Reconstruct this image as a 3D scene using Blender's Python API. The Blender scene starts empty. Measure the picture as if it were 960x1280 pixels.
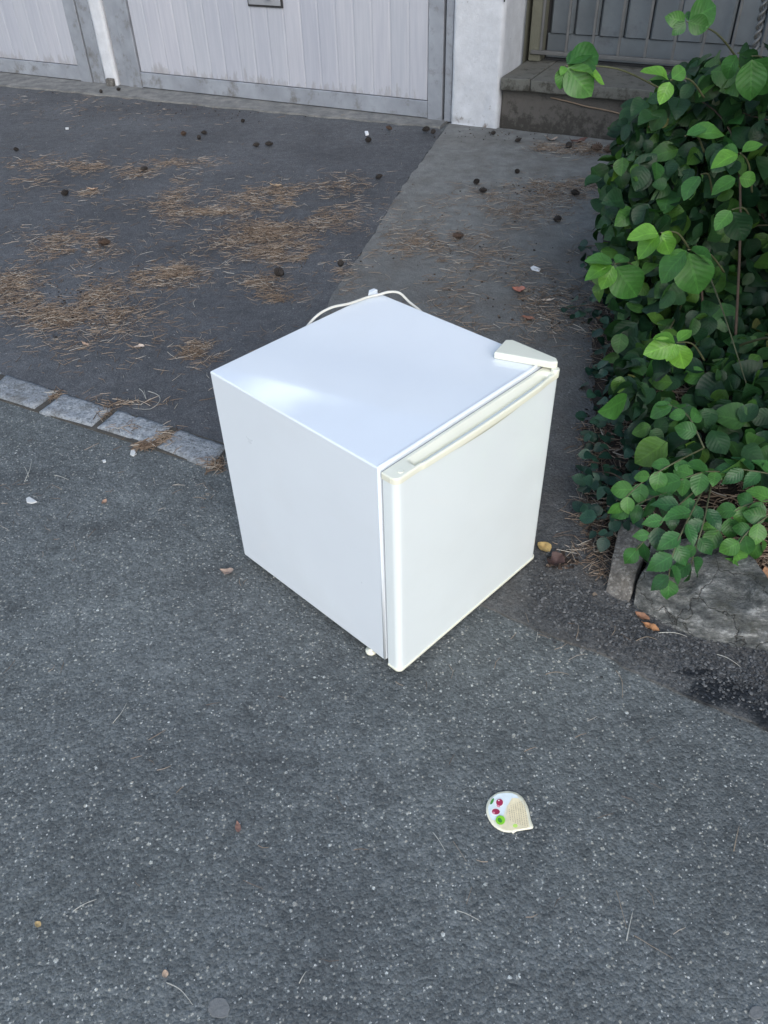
import bpy, bmesh, math, random
import numpy as np
from mathutils import Vector, Matrix, noise
random.seed(7); RG = np.random.default_rng(7)
sc = bpy.context.scene
COL = sc.collection
PI = math.pi
# ------------------------------------------------------------------ camera
F, PIT, ROLL, CH = 997.1972, 0.7111, -0.0307, 1.3276
_cp, _sp = math.cos(PIT), math.sin(PIT)
_cr, _sr = math.cos(ROLL), math.sin(ROLL)
_R = Vector((1, 0, 0)); _U = Vector((0, _sp, _cp)); _Fw = Vector((0, _cp, -_sp))
_xr = _R * _cr + _U * _sr; _yu = -_R * _sr + _U * _cr
cam_data = bpy.data.cameras.new('camera'); cam = bpy.data.objects.new('camera', cam_data); COL.objects.link(cam)
M = Matrix.Identity(4)
for i, v in enumerate((_xr, _yu, -_Fw)):
    for r in range(3): M[r][i] = v[r]
M.translation = Vector((0, 0, CH)); cam.matrix_world = M
cam_data.sensor_fit = 'VERTICAL'; cam_data.sensor_height = 36; cam_data.lens = F / 1280 * 36
cam_data.clip_start = 0.05; cam_data.clip_end = 600
sc.camera = cam
# ------------------------------------------------------------------ light
SUN_EL, SUN_AZ = math.radians(31), math.radians(171)      # azimuth clockwise from +Y
w = bpy.data.worlds.new("World"); sc.world = w; w.use_nodes = True
nt = w.node_tree; nt.nodes.clear()
sky = nt.nodes.new('ShaderNodeTexSky'); sky.sky_type = 'NISHITA'; sky.sun_disc = False
sky.sun_elevation = SUN_EL; sky.sun_rotation = SUN_AZ; sky.air_density = 1.0; sky.dust_density = 1.2; sky.ozone_density = 1.0
tc = nt.nodes.new('ShaderNodeTexCoord'); mp = nt.nodes.new('ShaderNodeMapping'); mp.inputs['Scale'].default_value = (1, 1.4, 3.4)
mp.inputs['Location'].default_value = (6.3, 0.0, 0.0)
nz = nt.nodes.new('ShaderNodeTexNoise'); nz.inputs['Scale'].default_value = 4.6; nz.inputs['Detail'].default_value = 4; nz.inputs['Roughness'].default_value = .55
cr = nt.nodes.new('ShaderNodeValToRGB'); cr.color_ramp.elements[0].position = .56; cr.color_ramp.elements[1].position = .72
mixc = nt.nodes.new('ShaderNodeMix'); mixc.data_type = 'RGBA'; mixc.inputs['B'].default_value = (19.0, 21.8, 23.2, 1)
bg = nt.nodes.new('ShaderNodeBackground'); bg.inputs['Strength'].default_value = 0.12
wo = nt.nodes.new('ShaderNodeOutputWorld')
L = nt.links.new
L(tc.outputs['Generated'], mp.inputs['Vector']); L(mp.outputs['Vector'], nz.inputs['Vector']); L(nz.outputs['Fac'], cr.inputs['Fac'])
L(cr.outputs['Color'], mixc.inputs['Factor']); L(sky.outputs['Color'], mixc.inputs['A']); L(mixc.outputs['Result'], bg.inputs['Color']); L(bg.outputs['Background'], wo.inputs['Surface'])
sl = bpy.data.lights.new('sun', 'SUN'); sl.energy = 1.0; sl.angle = math.radians(38); sl.color = (1, .985, .945)
so = bpy.data.objects.new('sun', sl); COL.objects.link(so)
sd = Vector((math.sin(SUN_AZ) * math.cos(SUN_EL), math.cos(SUN_AZ) * math.cos(SUN_EL), math.sin(SUN_EL)))
so.rotation_euler = sd.to_track_quat('Z', 'Y').to_euler(); so.location = (0, 0, 8)
sc.view_settings.view_transform = 'Standard'; sc.view_settings.look = 'None'
sc.view_settings.exposure = 0.82; sc.view_settings.gamma = 1.0
# ------------------------------------------------------------------ measuring helpers
def ray(px, py):
    x = px - 480; y = py - 640
    x, y = x * _cr + y * _sr, -x * _sr + y * _cr
    return _R * (x / F) + _U * (-y / F) + _Fw
def un(px, py, z=0.0):
    d = ray(px, py); t = (z - CH) / d.z
    return Vector((d.x * t, d.y * t, z))
def P(px, py, yd):
    d = ray(px, py); t = yd / d.y
    return Vector((d.x * t, yd, CH + d.z * t))
def to_px(v):
    q = Vector(v) - Vector((0, 0, CH)); fw = q.dot(_Fw)
    if fw <= 0.05: return (-9999, -9999)
    x = q.dot(_R) / fw * F; y = -q.dot(_U) / fw * F
    return (480 + x * _cr - y * _sr, 640 + x * _sr + y * _cr)
WA = un(0, 93); WB = un(553, 154)
WD = (WB - WA).normalized(); WN = Vector((WD.y, -WD.x, 0)); WYAW = math.atan2(WD.y, WD.x)
def on_wall(px, py, off=0.0):
    r = ray(px, py); o = Vector((0, 0, CH)); t = (WA + WN * off - o).dot(WN) / r.dot(WN); p = o + r * t
    return (p - WA).dot(WD), p.z
# ------------------------------------------------------------------ scene helpers
def tag(o, label=None, cat=None, group=None, kind=None):
    if label: o['label'] = label
    if cat: o['category'] = cat
    if group: o['group'] = group
    if kind: o['kind'] = kind
    return o
def empty(name, loc=(0, 0, 0), rz=0.0, parent=None):
    o = bpy.data.objects.new(name, None); COL.objects.link(o); o.location = loc; o.rotation_euler = (0, 0, rz); o.empty_display_size = .05
    if parent: o.parent = parent
    return o
def mesh(name, vs, fs, mat=None, parent=None, smooth=False, data_only=False):
    me = bpy.data.meshes.new(name); me.from_pydata([tuple(v) for v in vs], [], [tuple(f) for f in fs]); me.update()
    if mat: me.materials.append(mat)
    if smooth: me.polygons.foreach_set('use_smooth', [True] * len(me.polygons))
    if data_only: return me
    return link(name, me, parent)
def link(name, me, parent=None, mat4=None):
    o = bpy.data.objects.new(name, me); COL.objects.link(o)
    if parent: o.parent = parent
    if mat4 is not None: o.matrix_basis = mat4
    return o
def bevel(o, w, seg=2, ang=40):
    m = o.modifiers.new('bevel', 'BEVEL'); m.width = w; m.segments = seg; m.limit_method = 'ANGLE'; m.angle_limit = math.radians(ang)
    o.data.polygons.foreach_set('use_smooth', [True] * len(o.data.polygons))
    m2 = o.modifiers.new('wn', 'WEIGHTED_NORMAL'); m2.keep_sharp = True
    return o
def box(name, x0, x1, y0, y1, z0, z1, mat, parent=None, bev=0.0, seg=2):
    vs = [(x0, y0, z0), (x1, y0, z0), (x1, y1, z0), (x0, y1, z0), (x0, y0, z1), (x1, y0, z1), (x1, y1, z1), (x0, y1, z1)]
    fs = [(0, 3, 2, 1), (4, 5, 6, 7), (0, 1, 5, 4), (1, 2, 6, 5), (2, 3, 7, 6), (3, 0, 4, 7)]
    o = mesh(name, vs, fs, mat, parent)
    if bev: bevel(o, bev, seg)
    return o
def prism(name, pts, z0, z1, mat, parent=None, bev=0.0, seg=2):
    n = len(pts)
    vs = [(p[0], p[1], z0) for p in pts] + [(p[0], p[1], z1) for p in pts]
    fs = [tuple(range(n - 1, -1, -1)), tuple(range(n, 2 * n))] + [(i, (i + 1) % n, n + (i + 1) % n, n + i) for i in range(n)]
    o = mesh(name, vs, fs, mat, parent)
    if bev: bevel(o, bev, seg)
    return o
def smooth_path(pts, n):
    pts = [Vector(p) for p in pts]; out = []
    m = len(pts) - 1
    for k in range(n + 1):
        t = k / n * m; i = min(int(t), m - 1); u = t - i
        p0 = pts[max(i - 1, 0)]; p1 = pts[i]; p2 = pts[i + 1]; p3 = pts[min(i + 2, m)]
        out.append(0.5 * ((2 * p1) + (p2 - p0) * u + (2 * p0 - 5 * p1 + 4 * p2 - p3) * u * u + (3 * p1 - p0 - 3 * p2 + p3) * u ** 3))
    return out
def tube_geo(path, rad, sides=8):
    vs, fs = [], []; n = len(path); up = Vector((0, 0, 1)); prev = None
    for i, p in enumerate(path):
        t = (path[min(i + 1, n - 1)] - path[max(i - 1, 0)]).normalized()
        a = t.cross(up if prev is None else prev)
        if prev is not None: a = prev - t * prev.dot(t)
        if a.length < 1e-5: a = t.orthogonal()
        a.normalize(); prev = a; b = t.cross(a); r = rad(i / (n - 1)) if callable(rad) else rad
        for k in range(sides):
            an = 2 * PI * k / sides; vs.append(p + (a * math.cos(an) + b * math.sin(an)) * r)
    for i in range(n - 1):
        for k in range(sides):
            k2 = (k + 1) % sides; fs.append((i * sides + k, i * sides + k2, (i + 1) * sides + k2, (i + 1) * sides + k))
    fs.append(tuple(range(sides - 1, -1, -1))); fs.append(tuple((n - 1) * sides + k for k in range(sides)))
    return vs, fs
def tube(name, path, rad, mat, parent=None, sides=8):
    vs, fs = tube_geo(path, rad, sides); return mesh(name, vs, fs, mat, parent, smooth=True)
# ------------------------------------------------------------------ materials
def new_mat(name):
    m = bpy.data.materials.new(name); m.use_nodes = True; n = m.node_tree.nodes; b = n['Principled BSDF']; return m, m.node_tree, b
def N(t, typ, **kw):
    n = t.nodes.new(typ)
    for k, v in kw.items():
        if k in n.inputs.keys(): n.inputs[k].default_value = v
        else: setattr(n, k, v)
    return n
def ramp(t, fac, stops):
    r = t.nodes.new('ShaderNodeValToRGB'); e = r.color_ramp.elements
    while len(e) > 1: e.remove(e[-1])
    e[0].position = stops[0][0]; e[0].color = (*stops[0][1], 1)
    for p, c in stops[1:]:
        x = e.new(p); x.color = (*c, 1)
    t.links.new(fac, r.inputs['Fac']); return r.outputs['Color']
def mixrgb(t, fac, a, b, mode='MIX'):
    m = t.nodes.new('ShaderNodeMix'); m.data_type = 'RGBA'; m.blend_type = mode
    for s, v in (('Factor', fac), ('A', a), ('B', b)):
        if hasattr(v, 'links'): t.links.new(v, m.inputs[s])
        elif s == 'Factor': m.inputs[s].default_value = v
        else: m.inputs[s].default_value = (*v, 1)
    return m.outputs['Result']
def pos(t, scale=1.0):
    g = t.nodes.new('ShaderNodeNewGeometry')
    if scale == 1.0: return g.outputs['Position']
    m = t.nodes.new('ShaderNodeMapping'); m.inputs['Scale'].default_value = (scale, scale, scale) if not isinstance(scale, tuple) else scale
    t.links.new(g.outputs['Position'], m.inputs['Vector']); return m.outputs['Vector']
def objco(t, scale=(1, 1, 1)):
    g = t.nodes.new('ShaderNodeTexCoord'); m = t.nodes.new('ShaderNodeMapping'); m.inputs['Scale'].default_value = scale
    t.links.new(g.outputs['Object'], m.inputs['Vector']); return m.outputs['Vector']
def tnoise(t, vec, scale, detail=4, rough=.5, out='Fac'):
    n = N(t, 'ShaderNodeTexNoise', Scale=scale, Detail=detail, Roughness=rough); t.links.new(vec, n.inputs['Vector']); return n.outputs[out]
def voro(t, vec, scale, feature='F1', out='Color', rnd=1.0):
    n = t.nodes.new('ShaderNodeTexVoronoi'); n.feature = feature; n.inputs['Scale'].default_value = scale; n.inputs['Randomness'].default_value = rnd
    t.links.new(vec, n.inputs['Vector']); return n.outputs[out]
def bump(t, b, h, strength, dist):
    bm = t.nodes.new('ShaderNodeBump'); bm.inputs['Strength'].default_value = strength; bm.inputs['Distance'].default_value = dist
    t.links.new(h, bm.inputs['Height']); t.links.new(bm.outputs['Normal'], b.inputs['Normal']); return bm
def math_n(t, op, a, b=None, c=None, clamp=False):
    m = t.nodes.new('ShaderNodeMath'); m.operation = op; m.use_clamp = clamp
    for i, v in enumerate((a, b, c)):
        if v is None: continue
        if hasattr(v, 'links'): t.links.new(v, m.inputs[i])
        else: m.inputs[i].default_value = v
    return m.outputs[0]
def sep(t, v):
    s = t.nodes.new('ShaderNodeSeparateXYZ'); t.links.new(v, s.inputs[0]); return s.outputs

def asphalt(name, dark, light, speck, speck_amt, grain, bmp, extra=None):
    m, t, b = new_mat(name); p0 = pos(t)
    wn_ = N(t, 'ShaderNodeTexNoise', Scale=grain * 1.6, Detail=2, Roughness=.6); t.links.new(p0, wn_.inputs['Vector'])
    vm = t.nodes.new('ShaderNodeVectorMath'); vm.operation = 'MULTIPLY_ADD'; vm.inputs[1].default_value = (.9 / grain,) * 3; t.links.new(wn_.outputs['Color'], vm.inputs[0]); t.links.new(p0, vm.inputs[2]); p = vm.outputs[0]
    c1 = sep(t, voro(t, p, grain))[0]; c2 = sep(t, voro(t, p, grain * .42))[1]
    d1 = voro(t, p, grain, out='Distance'); d2 = voro(t, p, grain * .42, out='Distance')
    base = ramp(t, c1, [(0, dark), (.55, tuple((a + c) / 2 for a, c in zip(dark, light))), (1, light)])
    big = tnoise(t, p, 2.2, 5, .6); base = mixrgb(t, 1.0, base, ramp(t, big, [(.3, (.78,) * 3), (.7, (1.2,) * 3)]), 'MULTIPLY')
    mid = tnoise(t, p, 26, 4, .65); base = mixrgb(t, 1.0, base, ramp(t, mid, [(.3, (.8,) * 3), (.72, (1.22,) * 3)]), 'MULTIPLY')
    # pale chippings, small and few large; only the middle of each cell
    ptch = math_n(t, 'MULTIPLY', tnoise(t, p0, 9, 4, .6), speck_amt * 2.2)
    s1 = math_n(t, 'GREATER_THAN', c1, math_n(t, 'SUBTRACT', 1.0, ptch)); k1 = math_n(t, 'LESS_THAN', d1, math_n(t, 'MULTIPLY_ADD', sep(t, voro(t, p, grain))[1], .38, .14)); f1 = math_n(t, 'MULTIPLY', s1, k1)
    s2 = math_n(t, 'GREATER_THAN', c2, 1 - speck_amt * .55); k2 = math_n(t, 'LESS_THAN', d2, math_n(t, 'MULTIPLY_ADD', sep(t, voro(t, p, grain * .42))[0], .30, .06)); f2 = math_n(t, 'MULTIPLY', s2, k2)
    sp_col = ramp(t, sep(t, voro(t, p, grain))[2], [(0, tuple(x * .38 for x in speck)), (.45, tuple(x * .60 * k for x, k in zip(speck, (1.08, 1.0, .9)))), (.8, tuple(x * .8 for x in speck)), (1, tuple(x * 1.2 for x in speck))])
    base = mixrgb(t, f1, base, sp_col); base = mixrgb(t, f2, base, sp_col)
    base = mixrgb(t, 1.0, base, ramp(t, tnoise(t, p0, grain * 2.1, 3, .7), [(.3, (.74,) * 3), (.7, (1.28,) * 3)]), 'MULTIPLY')
    h = math_n(t, 'SUBTRACT', 1.0, d1); h2 = math_n(t, 'MULTIPLY', math_n(t, 'SUBTRACT', 1.0, d2), 1.3); hh = math_n(t, 'ADD', h, h2)
    hh = math_n(t, 'ADD', hh, math_n(t, 'MULTIPLY', tnoise(t, p, 60, 3), 1.2))
    rough = .82
    b.inputs['Roughness'].default_value = rough; b.inputs['Specular IOR Level'].default_value = .35
    if extra: base = extra(t, b, p, base)
    t.links.new(base, b.inputs['Base Color']); bump(t, b, hh, bmp, .002)
    return m
def road_extra(t, b, p, base):
    st = tnoise(t, pos(t, (1.0, 1.6, 1)), 3.4, 6, .62); base = mixrgb(t, 1.0, base, ramp(t, st, [(.30, (.74, .735, .74)), (.45, (.94, .94, .94)), (.7, (1.12, 1.12, 1.11))]), 'MULTIPLY')
    # slow wheel-worn lightening and a few dark oily patches
    n = tnoise(t, p, .9, 3, .5); return mixrgb(t, 1.0, base, ramp(t, n, [(.35, (.86, .86, .87)), (.65, (1.12, 1.12, 1.1))]), 'MULTIPLY')
M_road = asphalt('road_asphalt', (.078, .086, .088), (.158, .171, .174), (.54, .56, .54), .12, 220, .8, road_extra)
def drive_extra(t, b, p, base):
    n = tnoise(t, p, 1.3, 4, .6); base = mixrgb(t, 1.0, base, ramp(t, n, [(.3, (.8, .8, .82)), (.7, (1.18, 1.18, 1.18))]), 'MULTIPLY')
    dn = tnoise(t, pos(t, (3, 9, 3)), 3.1, 5, .7); return mixrgb(t, ramp(t, dn, [(.55, (0, 0, 0)), (.8, (.5, .5, .5))]), base, (.14, .12, .11))
M_drive = asphalt('driveway_asphalt', (.058, .061, .067), (.102, .105, .111), (.3, .3, .3), .035, 250, .5, drive_extra)
def path_extra(t, b, p, base):
    xyz = sep(t, p)
    n = tnoise(t, p, 2.0, 5, .6)
    yy = math_n(t, 'ADD', xyz[1], math_n(t, 'MULTIPLY', n, .9))
    far = ramp(t, math_n(t, 'MULTIPLY_ADD', yy, .60, -1.35, clamp=True), [(0, (0, 0, 0)), (1, (1, 1, 1))])
    conc = ramp(t, tnoise(t, p, 18, 6, .7), [(.3, (.136, .138, .134)), (.7, (.228, .23, .22))])
    base = mixrgb(t, far, base, conc)
    # earth and crushed needles trodden into it, worn with age
    dn = tnoise(t, p, 4.2, 6, .7); base = mixrgb(t, ramp(t, dn, [(.45, (0, 0, 0)), (.72, (.55, .55, .55))]), base, (.085, .07, .058))
    # the spill that soaked in beside the stone kerb
    w1 = un(905, 868); w2 = un(985, 892); 
    def blob(c, rx, ry):
        dx = math_n(t, 'MULTIPLY', math_n(t, 'SUBTRACT', xyz[0], c.x), 1 / rx); dy = math_n(t, 'MULTIPLY', math_n(t, 'SUBTRACT', xyz[1], c.y), 1 / ry)
        return math_n(t, 'SQRT', math_n(t, 'ADD', math_n(t, 'MULTIPLY', dx, dx), math_n(t, 'MULTIPLY', dy, dy)))
    bl = math_n(t, 'MINIMUM', blob(w1, .085, .038), blob(w2, .10, .055)); bl = math_n(t, 'MINIMUM', bl, blob(un(872, 842), .04, .014))
    bl = math_n(t, 'ADD', bl, math_n(t, 'MULTIPLY', math_n(t, 'SUBTRACT', tnoise(t, p, 22, 5, .65), .5), 1.7))
    wet = ramp(t, bl, [(.62, (1, 1, 1)), (.9, (.55,) * 3), (1.12, (0, 0, 0))])
    base = mixrgb(t, wet, base, mixrgb(t, 1.0, base, (.20, .22, .26), 'MULTIPLY'))
    rr = ramp(t, wet, [(0, (.85,) * 3), (1, (.5,) * 3)]); t.links.new(rr, b.inputs['Roughness'])
    return base
M_path = asphalt('path_surface', (.066, .067, .068), (.118, .119, .119), (.30, .30, .30), .05, 210, .8, path_extra)

def simple(name, col, rough=.5, var=.0, vscale=8, bmp=0.0, bscale=60, metallic=0.0, spec=.5, dirt=None):
    m, t, b = new_mat(name); p = objco(t)
    b.inputs['Roughness'].default_value = rough; b.inputs['Metallic'].default_value = metallic; b.inputs['Specular IOR Level'].default_value = spec
    c = None
    if var: c = mixrgb(t, 1.0, col, ramp(t, tnoise(t, p, vscale, 5, .6), [(.25, (1 - var,) * 3), (.75, (1 + var,) * 3)]), 'MULTIPLY')
    if dirt:
        c0 = c if c is not None else col
        c = mixrgb(t, ramp(t, tnoise(t, p, dirt[1], 6, .7), [(dirt[2], (0, 0, 0)), (dirt[2] + .2, (1, 1, 1))]), c0, dirt[0])
    if c is None: b.inputs['Base Color'].default_value = (*col, 1)
    else: t.links.new(c, b.inputs['Base Color'])
    if bmp: bump(t, b, tnoise(t, p, bscale, 4), bmp, .004)
    return m
# fridge
def enamel(name, col, rough=.35, orange=.04, dirt=0.0):
    m, t, b = new_mat(name); p = objco(t)
    b.inputs['Roughness'].default_value = rough; b.inputs['Coat Weight'].default_value = 1.0; b.inputs['Coat Roughness'].default_value = .05; b.inputs['Coat IOR'].default_value = 1.55
    c = mixrgb(t, 1.0, col, ramp(t, tnoise(t, p, 5, 4, .5), [(.3, (.97, .97, .975)), (.7, (1.0, 1.0, 1.0))]), 'MULTIPLY')
    sm = tnoise(t, objco(t, (1, 1, 1.6)), 6, 4, .5)
    c = mixrgb(t, ramp(t, sm, [(.5, (0, 0, 0)), (1.0, (.16 + dirt,) * 3)]), c, (.56, .55, .50))
    t.links.new(c, b.inputs['Base Color'])
    sc1 = tnoise(t, objco(t, (1, 1, 9)), 16, 5, .7); sc2 = tnoise(t, p, 3.1, 2)
    scf = math_n(t, 'MULTIPLY', ramp(t, sc1, [(.66, (0, 0, 0)), (.72, (1, 1, 1))]), ramp(t, sc2, [(.52, (0, 0, 0)), (.62, (.35,) * 3)]))
    c = mixrgb(t, scf, c, (.50, .49, .45))
    zz = sep(t, p)[2]; low = math_n(t, 'ADD', math_n(t, 'MULTIPLY', zz, -22), math_n(t, 'MULTIPLY', tnoise(t, p, 24, 6, .7), 1.6))
    c = mixrgb(t, ramp(t, low, [(0, (0, 0, 0)), (.55, (.42,) * 3)]), c, (.42, .39, .31))
    r = ramp(t, tnoise(t, p, 7, 5, .6), [(.3, (rough * .75,) * 3), (.7, (rough * 1.35,) * 3)]); t.links.new(r, b.inputs['Roughness'])
    bump(t, b, tnoise(t, p, 3.2, 1), orange * 2, .01)
    return m
M_enamel = enamel('white_enamel', (.775, .815, .86))
M_door = enamel('door_enamel', (.80, .845, .845), .42)
M_cream = enamel('cream_plastic', (.80, .785, .645), .36, .02, .08)
M_hinge = enamel('aged_plastic', (.75, .75, .64), .4, .02, .1)
M_gasket = simple('grey_gasket', (.38, .38, .40), .6)
M_dark = simple('dark_void', (.03, .03, .032), .8)
M_cord = simple('cord_plastic', (.60, .585, .53), .45, .06, 40)
# building
def door_paint(name, col):
    m, t, b = new_mat(name); b.inputs['Roughness'].default_value = .42; b.inputs['Metallic'].default_value = .15
    oi = t.nodes.new('ShaderNodeObjectInfo'); p = pos(t)
    c = mixrgb(t, 1.0, col, ramp(t, oi.outputs['Random'], [(0, (.93, .93, .95)), (.5, (.98, .98, .98)), (1, (1.04, 1.02, 1.02))]), 'MULTIPLY')
    st = tnoise(t, pos(t, (9, 9, .55)), 6, 5, .6); c = mixrgb(t, 1.0, c, ramp(t, st, [(.3, (.88, .88, .9)), (.7, (1.04, 1.03, 1.02))]), 'MULTIPLY')
    z = sep(t, p)[2]
    g = math_n(t, 'ADD', math_n(t, 'MULTIPLY', z, 3.0), math_n(t, 'MULTIPLY', tnoise(t, pos(t, (5, 5, 1.2)), 5, 5, .7), 1.2))
    grime = ramp(t, g, [(.65, (.85, .85, .85)), (1.25, (.22,) * 3), (2.0, (.0, .0, .0))])
    c = mixrgb(t, grime, c, (.25, .23, .22)); t.links.new(c, b.inputs['Base Color'])
    bump(t, b, tnoise(t, p, 4, 3), .12, .02)
    return m
M_plank = door_paint('garage_plank_paint', (.455, .465, .51))
M_frame = simple('garage_frame_metal', (.30, .315, .35), .48, .22, 6, .08, 30, .3, dirt=((.15, .14, .13), 9, .52))
M_white = None
def plaster(name, col, dark, thr):
    m, t, b = new_mat(name); p = pos(t); b.inputs['Roughness'].default_value = .9
    c = mixrgb(t, 1.0, col, ramp(t, tnoise(t, p, 14, 6, .65), [(.3, (.86,) * 3), (.7, (1.06,) * 3)]), 'MULTIPLY')
    z = sep(t, p)[2]
    f = math_n(t, 'ADD', math_n(t, 'MULTIPLY', z, -1.1), math_n(t, 'MULTIPLY', tnoise(t, p, 17, 7, .75), 1.0))
    c = mixrgb(t, ramp(t, f, [(thr, (0, 0, 0)), (thr + .13, (1, 1, 1))]), c, dark)
    sp = tnoise(t, p, 70, 4, .7); c = mixrgb(t, ramp(t, sp, [(.66, (0, 0, 0)), (.72, (.8, .8, .8))]), c, dark)
    t.links.new(c, b.inputs['Base Color'])
    hh = math_n(t, 'ADD', tnoise(t, p, 45, 5, .6), math_n(t, 'MULTIPLY', tnoise(t, p, 160, 3), .5)); bump(t, b, hh, .5, .006)
    return m
M_pillar = plaster('flaking_white_plaster', (.54, .55, .58), (.20, .17, .15), .52)
M_oldpl = plaster('damp_plaster', (.13, .13, .10), (.05, .05, .042), .45)
M_conc = plaster('dark_concrete', (.090, .082, .074), (.040, .036, .031), .36)
M_coping = plaster('coping_concrete', (.115, .113, .100), (.045, .042, .034), .22)
M_gate = simple('gate_board_paint', (.110, .125, .138), .6, .3, 4, .1, 30, .1, dirt=((.055, .055, .06), 4, .6))
M_rail = simple('rail_metal', (.13, .13, .13), .5, .2, 12, 0, 30, .3)
M_lock = simple('lock_plate_metal', (.5, .5, .53), .3, .1, 20, 0, 30, .6)
# stone, earth
def granite(name, cols, spot, scl, dirtc, dthr=.56):
    m, t, b = new_mat(name); p = pos(t); b.inputs['Roughness'].default_value = .8
    c = ramp(t, tnoise(t, p, scl, 6, .7), [(.3, cols[0]), (.5, cols[1]), (.72, cols[2])])
    c = mixrgb(t, ramp(t, sep(t, voro(t, p, scl * 3.2))[0], [(.7, (0, 0, 0)), (.9, (.55,) * 3)]), c, spot)
    oi = t.nodes.new('ShaderNodeObjectInfo'); c = mixrgb(t, 1.0, c, ramp(t, oi.outputs['Random'], [(0, (.85,) * 3), (1, (1.1,) * 3)]), 'MULTIPLY')
    c = mixrgb(t, ramp(t, tnoise(t, p, 11, 7, .75), [(dthr, (0, 0, 0)), (dthr + .16, (.8,) * 3)]), c, dirtc)
    t.links.new(c, b.inputs['Base Color']); hh = math_n(t, 'ADD', tnoise(t, p, 34, 7, .75), math_n(t, 'MULTIPLY', tnoise(t, p, 140, 3), .4)); bump(t, b, hh, 1.0, .010)
    return m
M_sett = granite('pale_granite', ((.17, .185, .20), (.29, .31, .335), (.42, .44, .465)), (.09, .10, .105), 60, (.095, .088, .075), .53)
M_stone = granite('grey_granite', ((.07, .065, .06), (.135, .125, .115), (.23, .22, .205)), (.30, .29, .27), 60, (.05, .045, .035), .52)
def rockm():
    m, t, b = new_mat('weathered_rock'); p = pos(t); b.inputs['Roughness'].default_value = .78
    wv = tnoise(t, pos(t, (5, 12, 20)), 2.6, 9, .74)
    c = ramp(t, wv, [(.34, (.04, .042, .042)), (.45, (.10, .105, .102)), (.53, (.17, .175, .168)), (.58, (.27, .27, .26)), (.64, (.46, .46, .44))])
    fine = tnoise(t, p, 160, 4, .7); c = mixrgb(t, 1.0, c, ramp(t, fine, [(.3, (.72,) * 3), (.7, (1.25,) * 3)]), 'MULTIPLY')
    vd = t.nodes.new('ShaderNodeTexVoronoi'); vd.feature = 'DISTANCE_TO_EDGE'; vd.inputs['Scale'].default_value = 7
    ns = N(t, 'ShaderNodeTexNoise', Scale=14.0, Detail=5); t.links.new(p, ns.inputs['Vector']); va = t.nodes.new('ShaderNodeVectorMath'); va.operation = 'MULTIPLY_ADD'; va.inputs[1].default_value = (.12,) * 3
    t.links.new(ns.outputs['Color'], va.inputs[0]); t.links.new(p, va.inputs[2]); t.links.new(va.outputs[0], vd.inputs['Vector'])
    crk = ramp(t, vd.outputs['Distance'], [(.0, (.8, .8, .8)), (.010, (0, 0, 0))]); c = mixrgb(t, crk, c, (.03, .028, .024))
    c = mixrgb(t, ramp(t, tnoise(t, p, 13, 7, .75), [(.5, (0, 0, 0)), (.66, (.8,) * 3)]), c, (.05, .052, .038))
    t.links.new(c, b.inputs['Base Color']); hh = math_n(t, 'ADD', wv, math_n(t, 'MULTIPLY', tnoise(t, p, 70, 6, .75), .6)); hh = math_n(t, 'SUBTRACT', hh, math_n(t, 'MULTIPLY', sep(t, crk)[0], .5)); bump(t, b, hh, 1.0, .016)
    return m
M_rock = rockm()
def soilm():
    m, t, b = new_mat('bed_soil'); p = pos(t); b.inputs['Roughness'].default_value = 1
    c = ramp(t, tnoise(t, p, 38, 7, .75), [(.3, (.012, .009, .007)), (.55, (.035, .024, .018)), (.75, (.09, .062, .045))])
    t.links.new(c, b.inputs['Base Color']); bump(t, b, tnoise(t, p, 60, 6, .75), 1, .02); return m
M_soil = soilm()
M_mortar = simple('dirt_joint', (.06, .055, .048), .95, .4, 40, .8, 150)
def thresh():
    m, t, b = new_mat('threshold_concrete'); p = pos(t); b.inputs['Roughness'].default_value = .92
    c = ramp(t, tnoise(t, p, 12, 7, .72), [(.3, (.09, .09, .092)), (.5, (.165, .165, .16)), (.7, (.25, .24, .225))])
    t.links.new(c, b.inputs['Base Color']); bump(t, b, tnoise(t, p, 50, 5, .7), .6, .006); return m
M_thresh = thresh()
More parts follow.
